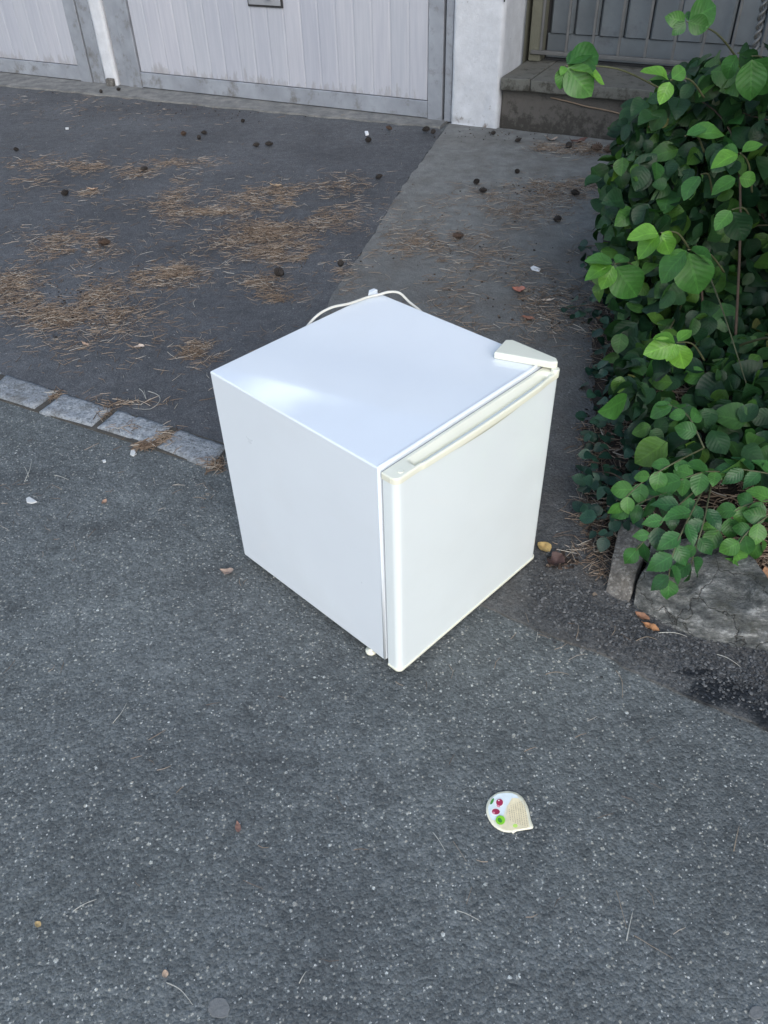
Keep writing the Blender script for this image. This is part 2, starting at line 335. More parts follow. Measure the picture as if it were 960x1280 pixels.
# vegetation
def island_col(name, stops, rough=.6, trans=0.0, obj=False, vein=0.0, spec=.4, big=None):
    m, t, b = new_mat(name); b.inputs['Roughness'].default_value = rough; b.inputs['Specular IOR Level'].default_value = spec
    if obj: f = t.nodes.new('ShaderNodeObjectInfo').outputs['Random']
    else: f = t.nodes.new('ShaderNodeNewGeometry').outputs['Random Per Island']
    c = ramp(t, f, stops)
    if vein:
        uv = t.nodes.new('ShaderNodeUVMap'); s = sep(t, uv.outputs[0])
        au = math_n(t, 'ABSOLUTE', s[0])
        mid = math_n(t, 'LESS_THAN', au, .07)
        wv = math_n(t, 'SINE', math_n(t, 'MULTIPLY', math_n(t, 'SUBTRACT', s[1], math_n(t, 'MULTIPLY', au, .28)), 44))
        side = math_n(t, 'GREATER_THAN', wv, .86)
        vf = math_n(t, 'MAXIMUM', math_n(t, 'MULTIPLY', mid, vein), math_n(t, 'MULTIPLY', side, vein * .45))
        c = mixrgb(t, vf, c, mixrgb(t, 1.0, c, (2.0, 1.9, 1.8), 'MULTIPLY'))
        c = mixrgb(t, 1.0, c, ramp(t, tnoise(t, pos(t), 55, 4, .6), [(.3, (.82,) * 3), (.7, (1.15,) * 3)]), 'MULTIPLY')
        bump(t, b, wv, .25, .0006)
        c = mixrgb(t, ramp(t, tnoise(t, pos(t), 150, 3, .6), [(.70, (0, 0, 0)), (.76, (.8,) * 3)]), c, (.10, .075, .03))
    t.links.new(c, b.inputs['Base Color'])
    if trans:
        tr = t.nodes.new('ShaderNodeBsdfTranslucent'); mx = t.nodes.new('ShaderNodeMixShader'); mx.inputs[0].default_value = trans
        c2 = mixrgb(t, 1.0, c, (1.2, 1.4, .5), 'MULTIPLY'); t.links.new(c2, tr.inputs['Color'])
        out = t.nodes['Material Output']; t.links.new(b.outputs[0], mx.inputs[1]); t.links.new(tr.outputs[0], mx.inputs[2]); t.links.new(mx.outputs[0], out.inputs['Surface'])
    return m
LEAFC = [(0, (.008, .032, .013)), (.45, (.014, .050, .016)), (.75, (.026, .078, .020)), (.92, (.050, .125, .022)), (.97, (.085, .18, .03)), (1, (.12, .12, .04))]
DARKC = [(0, (.010, .036, .026)), (.5, (.016, .052, .034)), (.85, (.026, .074, .046)), (1, (.05, .10, .06))]
M_leaf = island_col('shrub_leaf', LEAFC, .45, .14, True, .35)
M_leafs = island_col('shrub_leaf_mass', LEAFC, .5, .14, False, .3)
M_young = island_col('young_leaf', [(0, (.075, .20, .030)), (.6, (.11, .27, .035)), (1, (.15, .33, .05))], .42, .25, True, .35)
M_mid = island_col('mid_green_leaf', [(0, (.028, .10, .024)), (.6, (.045, .14, .030)), (1, (.07, .19, .035))], .42, .2, True, .35)
M_ivy = island_col('dark_creeper_leaf', DARKC, .4, .08, True, .3)
M_ivys = island_col('dark_creeper_mass', DARKC, .45, .08, False, .3)
M_bramble = island_col('bramble_leaf', [(0, (.014, .060, .018)), (.5, (.026, .098, .026)), (1, (.050, .155, .036))], .4, .15, True, .45)
M_stem = simple('green_brown_stem', (.07, .075, .035), .6, .3, 30)
M_twig = simple('brown_twig', (.075, .05, .035), .8, .3, 60)
M_needle = island_col('dry_needle', [(0, (.07, .047, .034)), (.35, (.15, .104, .072)), (.65, (.235, .172, .122)), (.87, (.31, .25, .195)), (1, (.44, .41, .36))], .7)
M_crumb = island_col('dark_crumb', [(0, (.012, .010, .009)), (.5, (.035, .025, .02)), (.85, (.09, .06, .045)), (1, (.22, .17, .13))], .9)
M_grit = island_col('pale_grit', [(0, (.16, .165, .17)), (.6, (.30, .31, .31)), (1, (.62, .62, .60))], .7)
M_cone = simple('dark_pine_cone_scale', (.032, .026, .023), .85, .4, 90)
M_coneb = simple('brown_pine_cone_scale', (.085, .055, .04), .85, .4, 90)
def leafmat(name, col):
    return simple(name, col, .65, .35, 45, .4, 120, dirt=(tuple(x * .45 for x in col), 30, .6))
# ------------------------------------------------------------------ ground
def wob(pts, step=.03, amp=.006, seed=0.0, closed=False):
    out = []; n = len(pts)
    for i in range(n if closed else n - 1):
        a = Vector(pts[i][:2]); b = Vector(pts[(i + 1) % n][:2]); k = max(1, min(160, int((b - a).length / step)))
        for j in range(k):
            q = a.lerp(b, j / k)
            out.append((q.x + amp * noise.noise(Vector((q.x * 9, q.y * 9, seed))) * 2 + amp * noise.noise(Vector((q.x * 40, q.y * 40, seed))), q.y + amp * noise.noise(Vector((q.x * 9, q.y * 9, seed + 7))) * 2 + amp * noise.noise(Vector((q.x * 40, q.y * 40, seed + 7)))))
    if not closed: out.append(tuple(pts[-1][:2]))
    return out
def sheet(name, pts, z, mat, skirt=.02):
    n = len(pts)
    vs = [(p[0], p[1], z) for p in pts] + [(p[0], p[1], z - skirt) for p in pts]
    fs = [tuple(range(n))] + [((i + 1) % n, i, n + i, n + (i + 1) % n) for i in range(n)]
    o = mesh(name, vs, fs, mat)
    if o.data.polygons[0].normal.z < 0: o.data.flip_normals()
    return o
g = mesh('road', [(-150, -150, 0), (150, -150, 0), (150, 150, 0), (-150, 150, 0)], [(0, 1, 2, 3)], M_road); tag(g, kind='structure')
KU = (Vector((-.44, 1.729, 0)) - Vector((-1.183, 2.131, 0))).normalized()          # kerb direction, towards the path
kb = un(8, 467, .012); kend = un(277, 552, .012); kb.z = kend.z = 0
c1 = Vector((-.425, 1.715)); drv_far = 6.0
thA = WA + WN * .30; thB = WB + WN * .17
def wl(s, off): v = WA + WD * s + WN * off; return (v.x, v.y)
drive = [(kb - KU * 5)[:2], kb[:2], kend[:2], (c1.x + .03, c1.y + .1)] + [un(430, 350)[:2], un(470, 290)[:2], un(500, 240)[:2], un(553, 166)[:2]] + [wl(3.5, .05), wl(-9, .05)]
tag(sheet('driveway', wob(drive, .03, .004, 3.1, True), .004, M_drive), kind='structure')
seam = [un(555, 743), un(620, 766), un(700, 799), un(760, 827), un(850, 870), un(960, 915), un(1150, 985), un(1500, 1090)]
pathp = [wl(6.8, -.0), wl(3.57, -.0), un(555, 166)[:2], un(500, 240)[:2], un(470, 290)[:2], un(430, 350)[:2], (c1.x + .02, c1.y + .08), (c1.x + .02, c1.y)] + [s[:2] for s in seam] + [(4.5, -1.2), (5, 3)]
tag(sheet('path', wob(pathp, .03, .006, 5.3, True), .0075, M_path), kind='structure')
# concrete threshold in front of the garage doors
th = [wl(-9, .34), wl(0.0, .30), wl(1.1, .24), wl(2.2, .2), wl(3.55, .12), wl(3.55, -.1), wl(-9, -.1)]
tag(sheet('concrete_threshold', wob(th, .04, .01, 8.8, True), .014, M_thresh), kind='structure')
# kerb of granite setts
def q4(*p): return [un(x, y, .012) for x, y in p]
setts = [q4((8, 467), (72, 488), (42, 509), (-18, 490)), q4((79, 491), (140, 509), (114, 531), (48, 513)), q4((147, 511), (214, 532), (189, 554), (121, 533)), q4((222, 535), (283, 556), (262, 583), (196, 557))]
pitch_v = (setts[0][0] - setts[1][0])
for k in range(1, 6): setts.append([p + pitch_v * k * 1.0 for p in setts[0]])
kroot = empty('kerb', (setts[3][1].x, setts[3][1].y, 0)); tag(kroot, 'row of pale blue-grey granite setts edging the driveway beside the fridge', 'kerb', kind='structure')
def rel(vs, root): return [Vector(v) - root.location for v in vs]
ks = [(kb - KU * 5 + Vector((0, -.004, 0))), kend + Vector((.01, .0, 0)), un(268, 586, .012) + Vector((.02, -.0, 0)), (un(0, 500, .012) - KU * 5 + Vector((0, -.01, 0)))]
kbm = prism('mortar_bed', [(v.x - kroot.location.x, v.y - kroot.location.y) for v in reversed(ks)], -.02, .0050, M_mortar, kroot)
def sett_mesh(q, seed):
    vs, fs = [], []; nx, ny = 14, 8
    def top(u, v): return q[3].lerp(q[2], u).lerp(q[0].lerp(q[1], u), v)
    for j in range(ny + 1):
        for i in range(nx + 1):
            u, v = i / nx, j / ny; p = top(u, v).copy(); e = min(u, 1 - u) * .16; f2 = min(v, 1 - v) * .09; ed = min(e, f2)
            c = top(.5, .5); p = p + (c - p) * (.02 * max(0, noise.noise(Vector((u * 5, v * 5, seed)))) if ed < .001 else 0)
            p.z = .0125 + .0035 * noise.noise(Vector((p.x * 22, p.y * 22, seed))) + .0015 * noise.noise(Vector((p.x * 90, p.y * 90, seed))) - (.0045 if ed < .001 else 0.0015 if ed < .009 else 0)
            if seed == 2 and (abs(u - .5 + (v - .5) * .35 + .03 * math.sin(v * 9)) < .045 ): p.z -= .005
            vs.append(p)
    for j in range(ny):
        for i in range(nx): a = j * (nx + 1) + i; fs.append((a, a + 1, a + nx + 2, a + nx + 1))
    ring = [i for i in range(nx + 1)] + [(nx + 1) * j + nx for j in range(1, ny + 1)] + [(nx + 1) * ny + i for i in range(nx - 1, -1, -1)] + [(nx + 1) * j for j in range(ny - 1, 0, -1)]
    b0 = len(vs)
    for r in ring: vs.append(Vector((vs[r].x, vs[r].y, -.03)))
    m = len(ring)
    for k in range(m): fs.append((ring[(k + 1) % m], ring[k], b0 + k, b0 + (k + 1) % m))
    return vs, fs
for i, q in enumerate(setts):
    vs, fs = sett_mesh(q, i); o = mesh('sett', rel(vs, kroot), fs, M_sett, kroot, smooth=True)
    if i == 2: o['label'] = 'sett cracked across into two'
# ------------------------------------------------------------------ garage building (local frame of its door wall)
gb = empty('garage_building', WA, WYAW); tag(gb, 'garage with pale lavender plank doors in grey metal frames and flaking white pillars', 'garage')
ZT = 2.15
def garage_door(x0, x1, sl, sr, locks=None):
    d = empty('garage_door', (0, 0, 0), 0, gb)
    a, b = x0 + sl, x1 - sr
    box('stile', x0, a - .004, -.0, .04, .012, ZT, M_frame, d, .003); box('stile', b + .004, x1, 0, .04, .012, ZT, M_frame, d, .003)
    box('bottom_rail', a - .002, b + .002, .003, .04, .018, .108, M_frame, d, .003); box('top_rail', a - .002, b + .002, .003, .04, ZT - .1, ZT, M_frame, d, .003)
    n = round((b - a) / .118); wv = (b - a - .006) / n
    for i in range(n):
        p0 = a + .003 + i * wv
        # one pressed board: flat face with chamfered edges
        y0, y1 = .012, .034
        prof = [(p0 + .0006, y1), (p0 + .0003, y0 + .0024), (p0 + .009, y0), (p0 + wv - .009, y0), (p0 + wv - .0003, y0 + .0024), (p0 + wv - .0003, y1)]
        prism('plank', prof, .112, ZT - .104, M_plank, d)
    box('back_sheet', a, b, .0345, .039, .1, ZT - .1, M_dark, d)
    return d
# s positions measured along the door line
dl = garage_door(-1.55, .885, .10, .105)
dr = garage_door(1.213, 3.520, .115, .095)
dl['label'] = 'garage door nearer the driveway kerb, cut by the picture edge' ; dr['label'] = 'garage door with a lock plate, behind the fridge'
# frame strips
box('door_frame', .895, 1.000, .006, .10, .014, ZT + .02, M_frame, gb, .002)
box('door_frame', 1.128, 1.208, .010, .10, .014, ZT + .02, M_frame, gb, .002)
box('door_frame', 3.533, 3.575, .004, .10, .010, ZT + .02, M_frame, gb, .002)
def pillar(x0, x1, y0, y1, seed, z1=2.6, name='pillar'):
    nx, nz = max(3, int((x1 - x0) / .02)), 60; vs, fs = [], []
    def disp(x, z, k): return .004 * noise.noise(Vector((x * 7, z * 7, seed))) + .002 * noise.noise(Vector((x * 40, z * 40, seed + k)))
    loop = [(x0 + (x1 - x0) * i / nx, y0) for i in range(nx + 1)] + [(x1, y0 + (y1 - y0) * i / 8) for i in range(1, 9)] + [(x0, y1)]
    m = len(loop)
    for j in range(nz + 1):
        z = (j / nz) ** 1.6 * z1
        for k, (x, y) in enumerate(loop):
            e = disp(x + y, z, k * .0); base = -.012 * max(0, noise.noise(Vector((x * 25, z * 25, seed + 3)))) if z < .2 else 0
            cx = -.004 if k in (0, nx) else 0
            vs.append((x + (e * .6 if k >= nx else 0) + (cx if k == nx else -cx if k == 0 else 0), y - e - base * (1 if k <= nx else 0) + (.003 if k in (0, nx) else 0), z))
    for j in range(nz):
        for k in range(m):
            k2 = (k + 1) % m; fs.append((j * m + k, j * m + k2, (j + 1) * m + k2, (j + 1) * m + k))
    return mesh(name, vs, fs, M_pillar, gb, smooth=True)
pillar(1.014, 1.120, -.012, .10, 1.0); box('stone_footing', 1.052, 1.108, -.045, -.014, .0, .06, M_stone, gb, .006)
pillar(3.583, 3.866, -.020, .36, 4.0)
for zz in (.35, .9, 1.4): box('iron_pin', 3.862, 3.868, -.028, -.022, .0 + zz + .27, zz + .285, M_dark, gb)
box('back_wall', 3.866, 7.2, .62, .80, 0, 2.6, M_oldpl, gb); box('lintel', -4.2, 3.866, .0, .34, ZT + .03, 2.75, M_pillar, gb)
box('side_wall', -4.2, -1.58, -.01, .3, 0, ZT + .03, M_pillar, gb); box('roof', -4.4, 7.2, -.25, 5.2, 2.75, 2.95, M_coping, gb)
box('end_wall', -4.2, -4.0, .3, 5, 0, 2.75, M_pillar, gb); box('end_wall', 3.70, 3.86, .365, 5, 0, 2.75, M_oldpl, gb)
# lock plate with handle
s0, z0 = on_wall(310, 5); s1, z1 = on_wall(352, 8)
box('lock_surround', s0 - .004, s1 + .004, .003, .0125, z0 - .012, z0 + .124, M_dark, dr, .002)
box('lock_plate', s0 + .006, s1 - .006, -.004, .0025, z0 - .001, z0 + .114, M_lock, dr, .003)
hv, hf = tube_geo(smooth_path([(s0 + .16, -.003, z0 + .045), (s0 + .16, -.035, z0 + .045)], 4), .014, 12); mesh('lock_cylinder', hv, hf, M_dark, dr, True)
tube('door_handle', smooth_path([(s0 + .075, -.004, z0 + .07), (s0 + .075, -.04, z0 + .07), (s0 + .03, -.045, z0 + .07)], 8), .009, M_lock, dr, 10)
# low wall with coping
ZL = on_wall(627, 97, .03)[1]
lw = empty('low_wall', WA + WD * 3.87, WYAW); tag(lw, 'low dark concrete wall with a thick coping slab beside the white pillar', 'wall')
def rough_box(name, x0, x1, y0, y1, z0, z1, mat, parent, amp=.005, n=40, seed=0):
    bm = bmesh.new(); bmesh.ops.create_cube(bm, size=1)
    for v in bm.verts: v.co = Vector(((x0 + x1) / 2 + v.co.x * (x1 - x0), (y0 + y1) / 2 + v.co.y * (y1 - y0), (z0 + z1) / 2 + v.co.z * (z1 - z0)))
    bmesh.ops.bisect_plane  # keep
    for ax, lo, hi, k in ((0, x0, x1, n), (1, y0, y1, max(3, n // 8)), (2, z0, z1, max(3, n // 8))):
        for i in range(1, k):
            co = [0, 0, 0]; co[ax] = lo + (hi - lo) * i / k; no = [0, 0, 0]; no[ax] = 1
            bmesh.ops.bisect_plane(bm, geom=bm.verts[:] + bm.edges[:] + bm.faces[:], plane_co=co, plane_no=no)
    for v in bm.verts:
        p = v.co; o = Vector((noise.noise(p * 9 + Vector((seed, 0, 0))), noise.noise(p * 9 + Vector((0, seed, 5))), noise.noise(p * 9 + Vector((3, 0, seed)))))
        v.co = p + o * amp + Vector((noise.noise(p * 50), noise.noise(p * 50 + Vector((9, 9, 9))), noise.noise(p * 50 + Vector((4, 4, 4))))) * amp * .45
    me = bpy.data.meshes.new(name); bm.to_mesh(me); bm.free(); me.materials.append(mat)
    o = link(name, me, parent); bevel(o, .006, 2, 50); return o
rough_box('wall_face', 0.0, 3.3, .02, .58, -.02, ZL - .062, M_conc, lw, .006, 60, 1)
cuts = [0.0, .17, 1.1, 2.1, 3.3]
for i in range(4): rough_box('coping_slab', cuts[i] + .003, cuts[i + 1] - .002, -.025, .60, ZL - .060, ZL, M_coping, lw, .004, 26, i * 3 + 2)
tube('crack_root', [WA * 0 + Vector(v) for v in smooth_path([(.28, .012, ZL - .085), (.4, .012, ZL - .10), (.48, .012, ZL - .112), (.62, .012, ZL - .125), (.7, .012, ZL - .14)], 20)], .004, M_needle, lw, 5)
# gate behind the ledge
gt = empty('metal_gate', WA + WD * 3.87 - WN * .40 + Vector((0, 0, ZL)), WYAW); tag(gt, 'dull grey board panel behind thin upright bars, standing on the ledge', 'gate')
OFFB = -.40
def s_at(px, py): return on_wall(px, py, OFFB)[0] - 3.87
bars = [s_at(676, 62), s_at(707, 64), s_at(740, 67), s_at(772, 70), s_at(805, 73), s_at(839, 76), s_at(874, 79)]
stepb = (bars[-1] - bars[0]) / 6; bars = [bars[0] + stepb * i for i in range(15)]
zr = on_wall(700, 66, OFFB)[1] - ZL
box('rail', .03, 3.2, -.012, .012, zr - .014, zr + .006, M_rail, gt, .002); box('rail', .03, 3.2, -.012, .012, 1.5, 1.53, M_rail, gt, .002)
for s in bars: box('bar', s - .007, s + .007, -.008, .006, zr + .006, 1.5, M_rail, gt, .002)
zb = on_wall(740, 44, OFFB - .06)[1] - ZL
box('bottom_board', .10, 3.2, .070, .10, .012, zb - .004, M_gate, gt, .003); box('back_frame', .10, 3.2, .062, .10, -.0, .010, M_dark, gt)
n = 22; wv = 3.08 / n
for i in range(n):
    x = .11 + i * wv; prism('board', [(x + .002, .095), (x + .002, .070), (x + .012, .058), (x + wv - .018, .058), (x + wv - .006, .074), (x + wv - .002, .095)], zb, 1.75, M_gate, gt)
box('backing', .02, 3.25, .102, .11, 0, 1.8, M_dark, gt); box('side_post', .015, .085, -.0, .10, 0, 1.9, M_oldpl, gt, .004)

# ------------------------------------------------------------------ the small fridge
FY, FW, FD, FH, FZ, FT = .7807, .4691, .4655, .50, .02, .0371
fr = empty('fridge', (-.0077, 1.048, 0), FY); tag(fr, 'small white refrigerator with cream handle strip dumped on the asphalt', 'refrigerator')
ZTOP = FZ + FH
# cabinet: wrapped steel shell with a shallow stepped top panel
cab = box('cabinet', 0, FW, 0, FD, FZ, ZTOP, M_enamel, fr); bevel(cab, .0035, 3)
box('cabinet_flange', .003, FW - .003, -.0025, .0, FZ + .004, ZTOP - .004, M_enamel, fr, .001)
# raised rounded bead along the front edge of the top panel and down the side
bead = smooth_path([(.004, .0015, ZTOP - .002), (FW / 2, .0015, ZTOP - .002), (FW - .004, .0015, ZTOP - .002)], 8); tube('front_bead', bead, .0045, M_enamel, fr, 12)
tube('side_bead', [Vector((.0025, .0015, FZ + .004)), Vector((.0025, .0015, ZTOP - .002))], .0032, M_enamel, fr, 10)
box('gasket', .007, FW - .007, -.0078, -.0026, FZ + .006, ZTOP - .008, M_gasket, fr, .001)
box('base_plate', .02, FW - .02, .03, FD - .01, FZ - .006, FZ - .0005, M_dark, fr)
# door: steel wrap between two plastic end caps
G = -.008                                   # back of the door
DB, DF = G, G - FT + .004                    # back and front (y)
dz0, dz1 = FZ - .008, ZTOP - .004
door = empty('door', (0, 0, 0), 0, fr)
def door_plan(inset, r=.013, bulge=.0, x0=0.0, x1=FW, seg=8, yb=None):
    pts = []; a, b = x0 + inset, x1 - inset; yf = DF + inset; yb = (DB - inset * .5) if yb is None else yb
    pts.append((b, yb)); pts.append((a, yb))
    for k in range(seg + 1):
        an = PI + (PI / 2) * k / seg; pts.append((a + r + r * math.cos(an), yf + r + r * math.sin(an)))
    nn = 14
    for u in (.02, .98): pts.append((a + r + (b - a - 2 * r) * u, yf))
    for k in range(seg + 1):
        an = 1.5 * PI + (PI / 2) * k / seg; pts.append((b - r + r * math.cos(an), yf + r + r * math.sin(an)))
    return pts
dp = prism('door_panel', door_plan(.0015), dz0 + .006, dz1 - .012, M_door, door); 
dp.data.polygons.foreach_set('use_smooth', [True] * len(dp.data.polygons)); dp.modifiers.new('es', 'EDGE_SPLIT').split_angle = math.radians(35)
bc = prism('bottom_cap', door_plan(-.0005), dz0, dz0 + .0062, M_cream, door); bevel(bc, .0018, 3, 30)
# top cap as a height field with the hand recess sunk into it
def lip(x):
    t = min(max((x - .060) / .008, 0), 1); t2 = min(max((FW - .030 - x) / .05, 0), 1)
    s = t * t * (3 - 2 * t); s2 = t2 * t2 * (3 - 2 * t2)
    return s * s2 * (.0020 + .0042 * math.sin(PI * min(max((x - .06) / (FW - .09), 0), 1)))
def outline_y(x, r=.013):
    # front edge of the cap at x
    y = DF - .0005
    if x < r: y = DF + r - math.sqrt(max(0, r * r - (r - x) ** 2)) - .0005
    if x > FW - r: y = DF + r - math.sqrt(max(0, r * r - (x - FW + r) ** 2)) - .0005
    return y - lip(x)
nx, ny = 150, 34; vs, fs = [], []
HX0, HX1 = .050, FW - .022
for i in range(nx + 1):
    u = i / nx; x = -.0005 + (FW + .001) * (.5 - .5 * math.cos(PI * u)) ; yf = outline_y(min(max(x, .0), FW)); yb = DB
    for j in range(ny + 1):
        v = j / ny; y = yb + (yf - yb) * v; z = dz1
        ed = min(x + .0005, FW + .0005 - x, y - yf, ) 
        if ed < .003: z -= .003 * (1 - math.sqrt(max(0, 1 - (1 - max(ed, 0) / .003) ** 2)))
        # recess: gently sloping floor from the back edge, steep wall under the front lip
        b0, b1 = yb - .0055, yf + .0052
        if HX0 < x < HX1 and b1 < y < b0:
            q = (b0 - y) / (b0 - b1); ends = min((x - HX0) / .012, (HX1 - x) / .016, 1); ends = max(ends, 0); ends = ends * ends * (3 - 2 * ends)
            dep = (.007 * (q / .45) if q < .45 else .007 + .021 * math.sin(PI / 2 * (q - .45) / .43)) if q < .88 else .028 * max(0, 1 - ((q - .88) / .12)) ** .45
            z -= dep * ends
        vs.append((x, y, z))
for i in range(nx):
    for j in range(ny): a = i * (ny + 1) + j; fs.append((a, a + 1, a + ny + 2, a + ny + 1))
ring = [i * (ny + 1) for i in range(nx + 1)] + [nx * (ny + 1) + j for j in range(1, ny + 1)] + [i * (ny + 1) + ny for i in range(nx - 1, -1, -1)] + [j for j in range(ny - 1, 0, -1)]
b0 = len(vs); m = len(ring)
for r in ring:
    x, y, z = vs[r]; vs.append((x, y, dz1 - .0125))
for k in range(m): fs.append((ring[k], ring[(k + 1) % m], b0 + (k + 1) % m, b0 + k))
tcap = mesh('top_cap', vs, fs, M_cream, door, smooth=True)
bm = bmesh.new(); bm.from_mesh(tcap.data); bmesh.ops.recalc_face_normals(bm, faces=bm.faces); bm.to_mesh(tcap.data); bm.free()
wn = tcap.modifiers.new('es', 'EDGE_SPLIT'); wn.split_angle = math.radians(50)
# screw plug on the cap
pv = [(.024 + .0058 * math.cos(2 * PI * k / 20), (DB + DF) / 2 - .004 + .0058 * math.sin(2 * PI * k / 20)) for k in range(20)]
pl_ = prism('screw_plug', pv, dz1 - .002, dz1 + .0012, M_cream, door); bevel(pl_, .0008, 2)
# top hinge cover: wedge seen on the far front corner
def loc(px, py, z):
    q = un(px, py, z) - fr.location; c_, s_ = math.cos(FY), math.sin(FY); return (q.x * c_ + q.y * s_, -q.x * s_ + q.y * c_)
hp_old = [(FW - .105, .030), (FW - .100, .058), (FW - .088, .064), (FW - .004, DF + .022), (FW - .001, DF + .012), (FW - .008, DF + .006), (FW - .018, DF + .007)]
hp = [loc(617, 440, ZTOP + .0155), loc(632, 424, ZTOP + .0155), loc(641, 424, ZTOP + .0155), loc(696, 447, ZTOP + .0155), loc(698, 452, ZTOP + .0155), loc(690, 453, ZTOP + .0155)]

hc = prism('hinge_cover', [(x, y) for x, y in hp], ZTOP + .0004, ZTOP + .0155, M_hinge, fr); bevel(hc, .0035, 3, 30)
kp = prism('hinge_knuckle', [(FW - .012 + .0085 * math.cos(2 * PI * k / 20), DF + .0075 + .0085 * math.sin(2 * PI * k / 20)) for k in range(20)], dz1 - .010, ZTOP + .002, M_hinge, fr); bevel(kp, .002, 2)
# levelling feet
def foot(x, y, r=.012, h=FZ - .004):
    prof = [(0, .0), (r * .8, 0), (r, .003), (r, .008), (r * .7, .0095), (r * .45, .011), (r * .45, h)]; vs, fs = [], []; s = 20
    for rr, z in prof:
        for k in range(s): vs.append((x + max(rr, .0001) * math.cos(2 * PI * k / s), y + max(rr, .0001) * math.sin(2 * PI * k / s), z))
    for i in range(len(prof) - 1):
        for k in range(s): fs.append((i * s + k, i * s + (k + 1) % s, (i + 1) * s + (k + 1) % s, (i + 1) * s + k))
    mesh('foot', vs, fs, M_cream, fr, smooth=True)
foot(*loc(464, 814, .003)); foot(FW - .03, .035); foot(.03, FD - .05); foot(FW - .03, FD - .05)
# mains cord looping over the back corner
cp_ = [(.14, FD + .02, .35), (.24, FD + .022, .47), (.285, FD + .014, .515), (.33, FD + .006, .529), (.38, FD - .005, .5255), (.43, FD - .012, .5245), (FW - .015, FD - .022, .5250), (FW + .003, FD - .038, .530), (FW + .016, FD - .058, .529), (FW + .018, FD - .085, .516), (FW + .016, FD - .14, .495), (FW + .012, FD - .17, .44), (FW + .02, FD - .14, .30), (FW + .03, FD - .05, .10), (FW + .06, FD + .03, .012)]
tube('mains_cord', smooth_path(cp_, 90), .0029, M_cord, fr, 10)
cb = prism('corner_tab', [(FW - .030, FD - .004), (FW + .001, FD - .004), (FW + .001, FD + .008), (FW - .014, FD + .010)], ZTOP - .03, ZTOP + .006, M_enamel, fr); bevel(cb, .0015, 2)

# ------------------------------------------------------------------ stones and planting bed
def loft(name, secs, mat, amp, seed, nu=48, nv=44, label=None, cat='stone'):
    """secs: list of closed profiles (lists of Vector, same length); resampled and roughened"""
    root = sum((s[0] for s in secs), Vector()) / len(secs); root = Vector((root.x, root.y, 0))
    def samp(sec, v):
        m = len(sec); t = v * m; i = int(t) % m; return sec[i].lerp(sec[(i + 1) % m], t - int(t))
    vs, fs = [], []
    for i in range(nu + 1):
        t = i / nu * (len(secs) - 1); k = min(int(t), len(secs) - 2)
        for j in range(nv):
            p = samp(secs[k], j / nv).lerp(samp(secs[k + 1], j / nv), t - k)
            q = p * 11 + Vector((seed, seed, 0)); r = p * 34 + Vector((seed, 0, 0))
            d = Vector((noise.noise(q), noise.noise(q + Vector((7, 1, 3))), noise.noise(q + Vector((2, 9, 5))))) * amp
            rid = (1 - abs(noise.noise(Vector((p.x * 14, p.y * 14 + p.z * 30, seed)))) * 2) * amp * .35
            d += Vector((noise.noise(r), noise.noise(r + Vector((5, 5, 5))), noise.noise(r + Vector((1, 2, 8))))) * amp * .35; d.z += rid
            vs.append(p + d - root)
    for i in range(nu):
        for j in range(nv): j2 = (j + 1) % nv; fs.append((i * nv + j, i * nv + j2, (i + 1) * nv + j2, (i + 1) * nv + j))
    c0 = len(vs); vs.append(sum((vs[j] for j in range(nv)), Vector()) / nv); c1_ = len(vs); vs.append(sum((vs[nu * nv + j] for j in range(nv)), Vector()) / nv)
    for j in range(nv): fs.append((c0, (j + 1) % nv, j)); fs.append((c1_, nu * nv + j, nu * nv + (j + 1) % nv))
    o = mesh(name, vs, fs, mat, None, smooth=True); o.location = root
    bm = bmesh.new(); bm.from_mesh(o.data); bmesh.ops.recalc_face_normals(bm, faces=bm.faces); bm.to_mesh(o.data); bm.free()
    tag(o, label, cat); return o
def prof(fb, ft, bt, drop=-.04):
    """front-bottom px, front-top (px,z), back-top (px,z)"""
    a = un(*fb); b = un(ft[0], ft[1], ft[2]); c = un(bt[0], bt[1], bt[2])
    return [Vector((a.x, a.y, drop)), a, a.lerp(b, .5) + Vector((0, -.003, 0)), b, b.lerp(c, .5) + Vector((0, 0, .004)), c, Vector((c.x + .01, c.y + .02, drop))]
loft('kerb_stone', [prof((757, 744), (763, 715, .045), (778, 645, .075)), prof((770, 751), (778, 722, .048), (795, 655, .08)), prof((785, 760), (795, 722, .05), (815, 668, .08))], M_stone, .006, 2.0, 30, 40, 'narrow speckled granite kerb stone, upright beside a black gap under bramble leaves')
loft('kerb_rock', [prof((790, 762), (802, 720, .06), (822, 662, .085)), prof((830, 785), (838, 730, .07), (860, 665, .10)), prof((885, 806), (890, 748, .075), (915, 672, .11)), prof((960, 822), (965, 775, .07), (975, 735, .10)), prof((1080, 845), (1085, 800, .07), (1100, 740, .11)), prof((1260, 880), (1265, 830, .07), (1290, 770, .11))], M_rock, .017, 5.0, 90, 44, 'long rough grey rock edging the planting bed, veined with pale streaks')
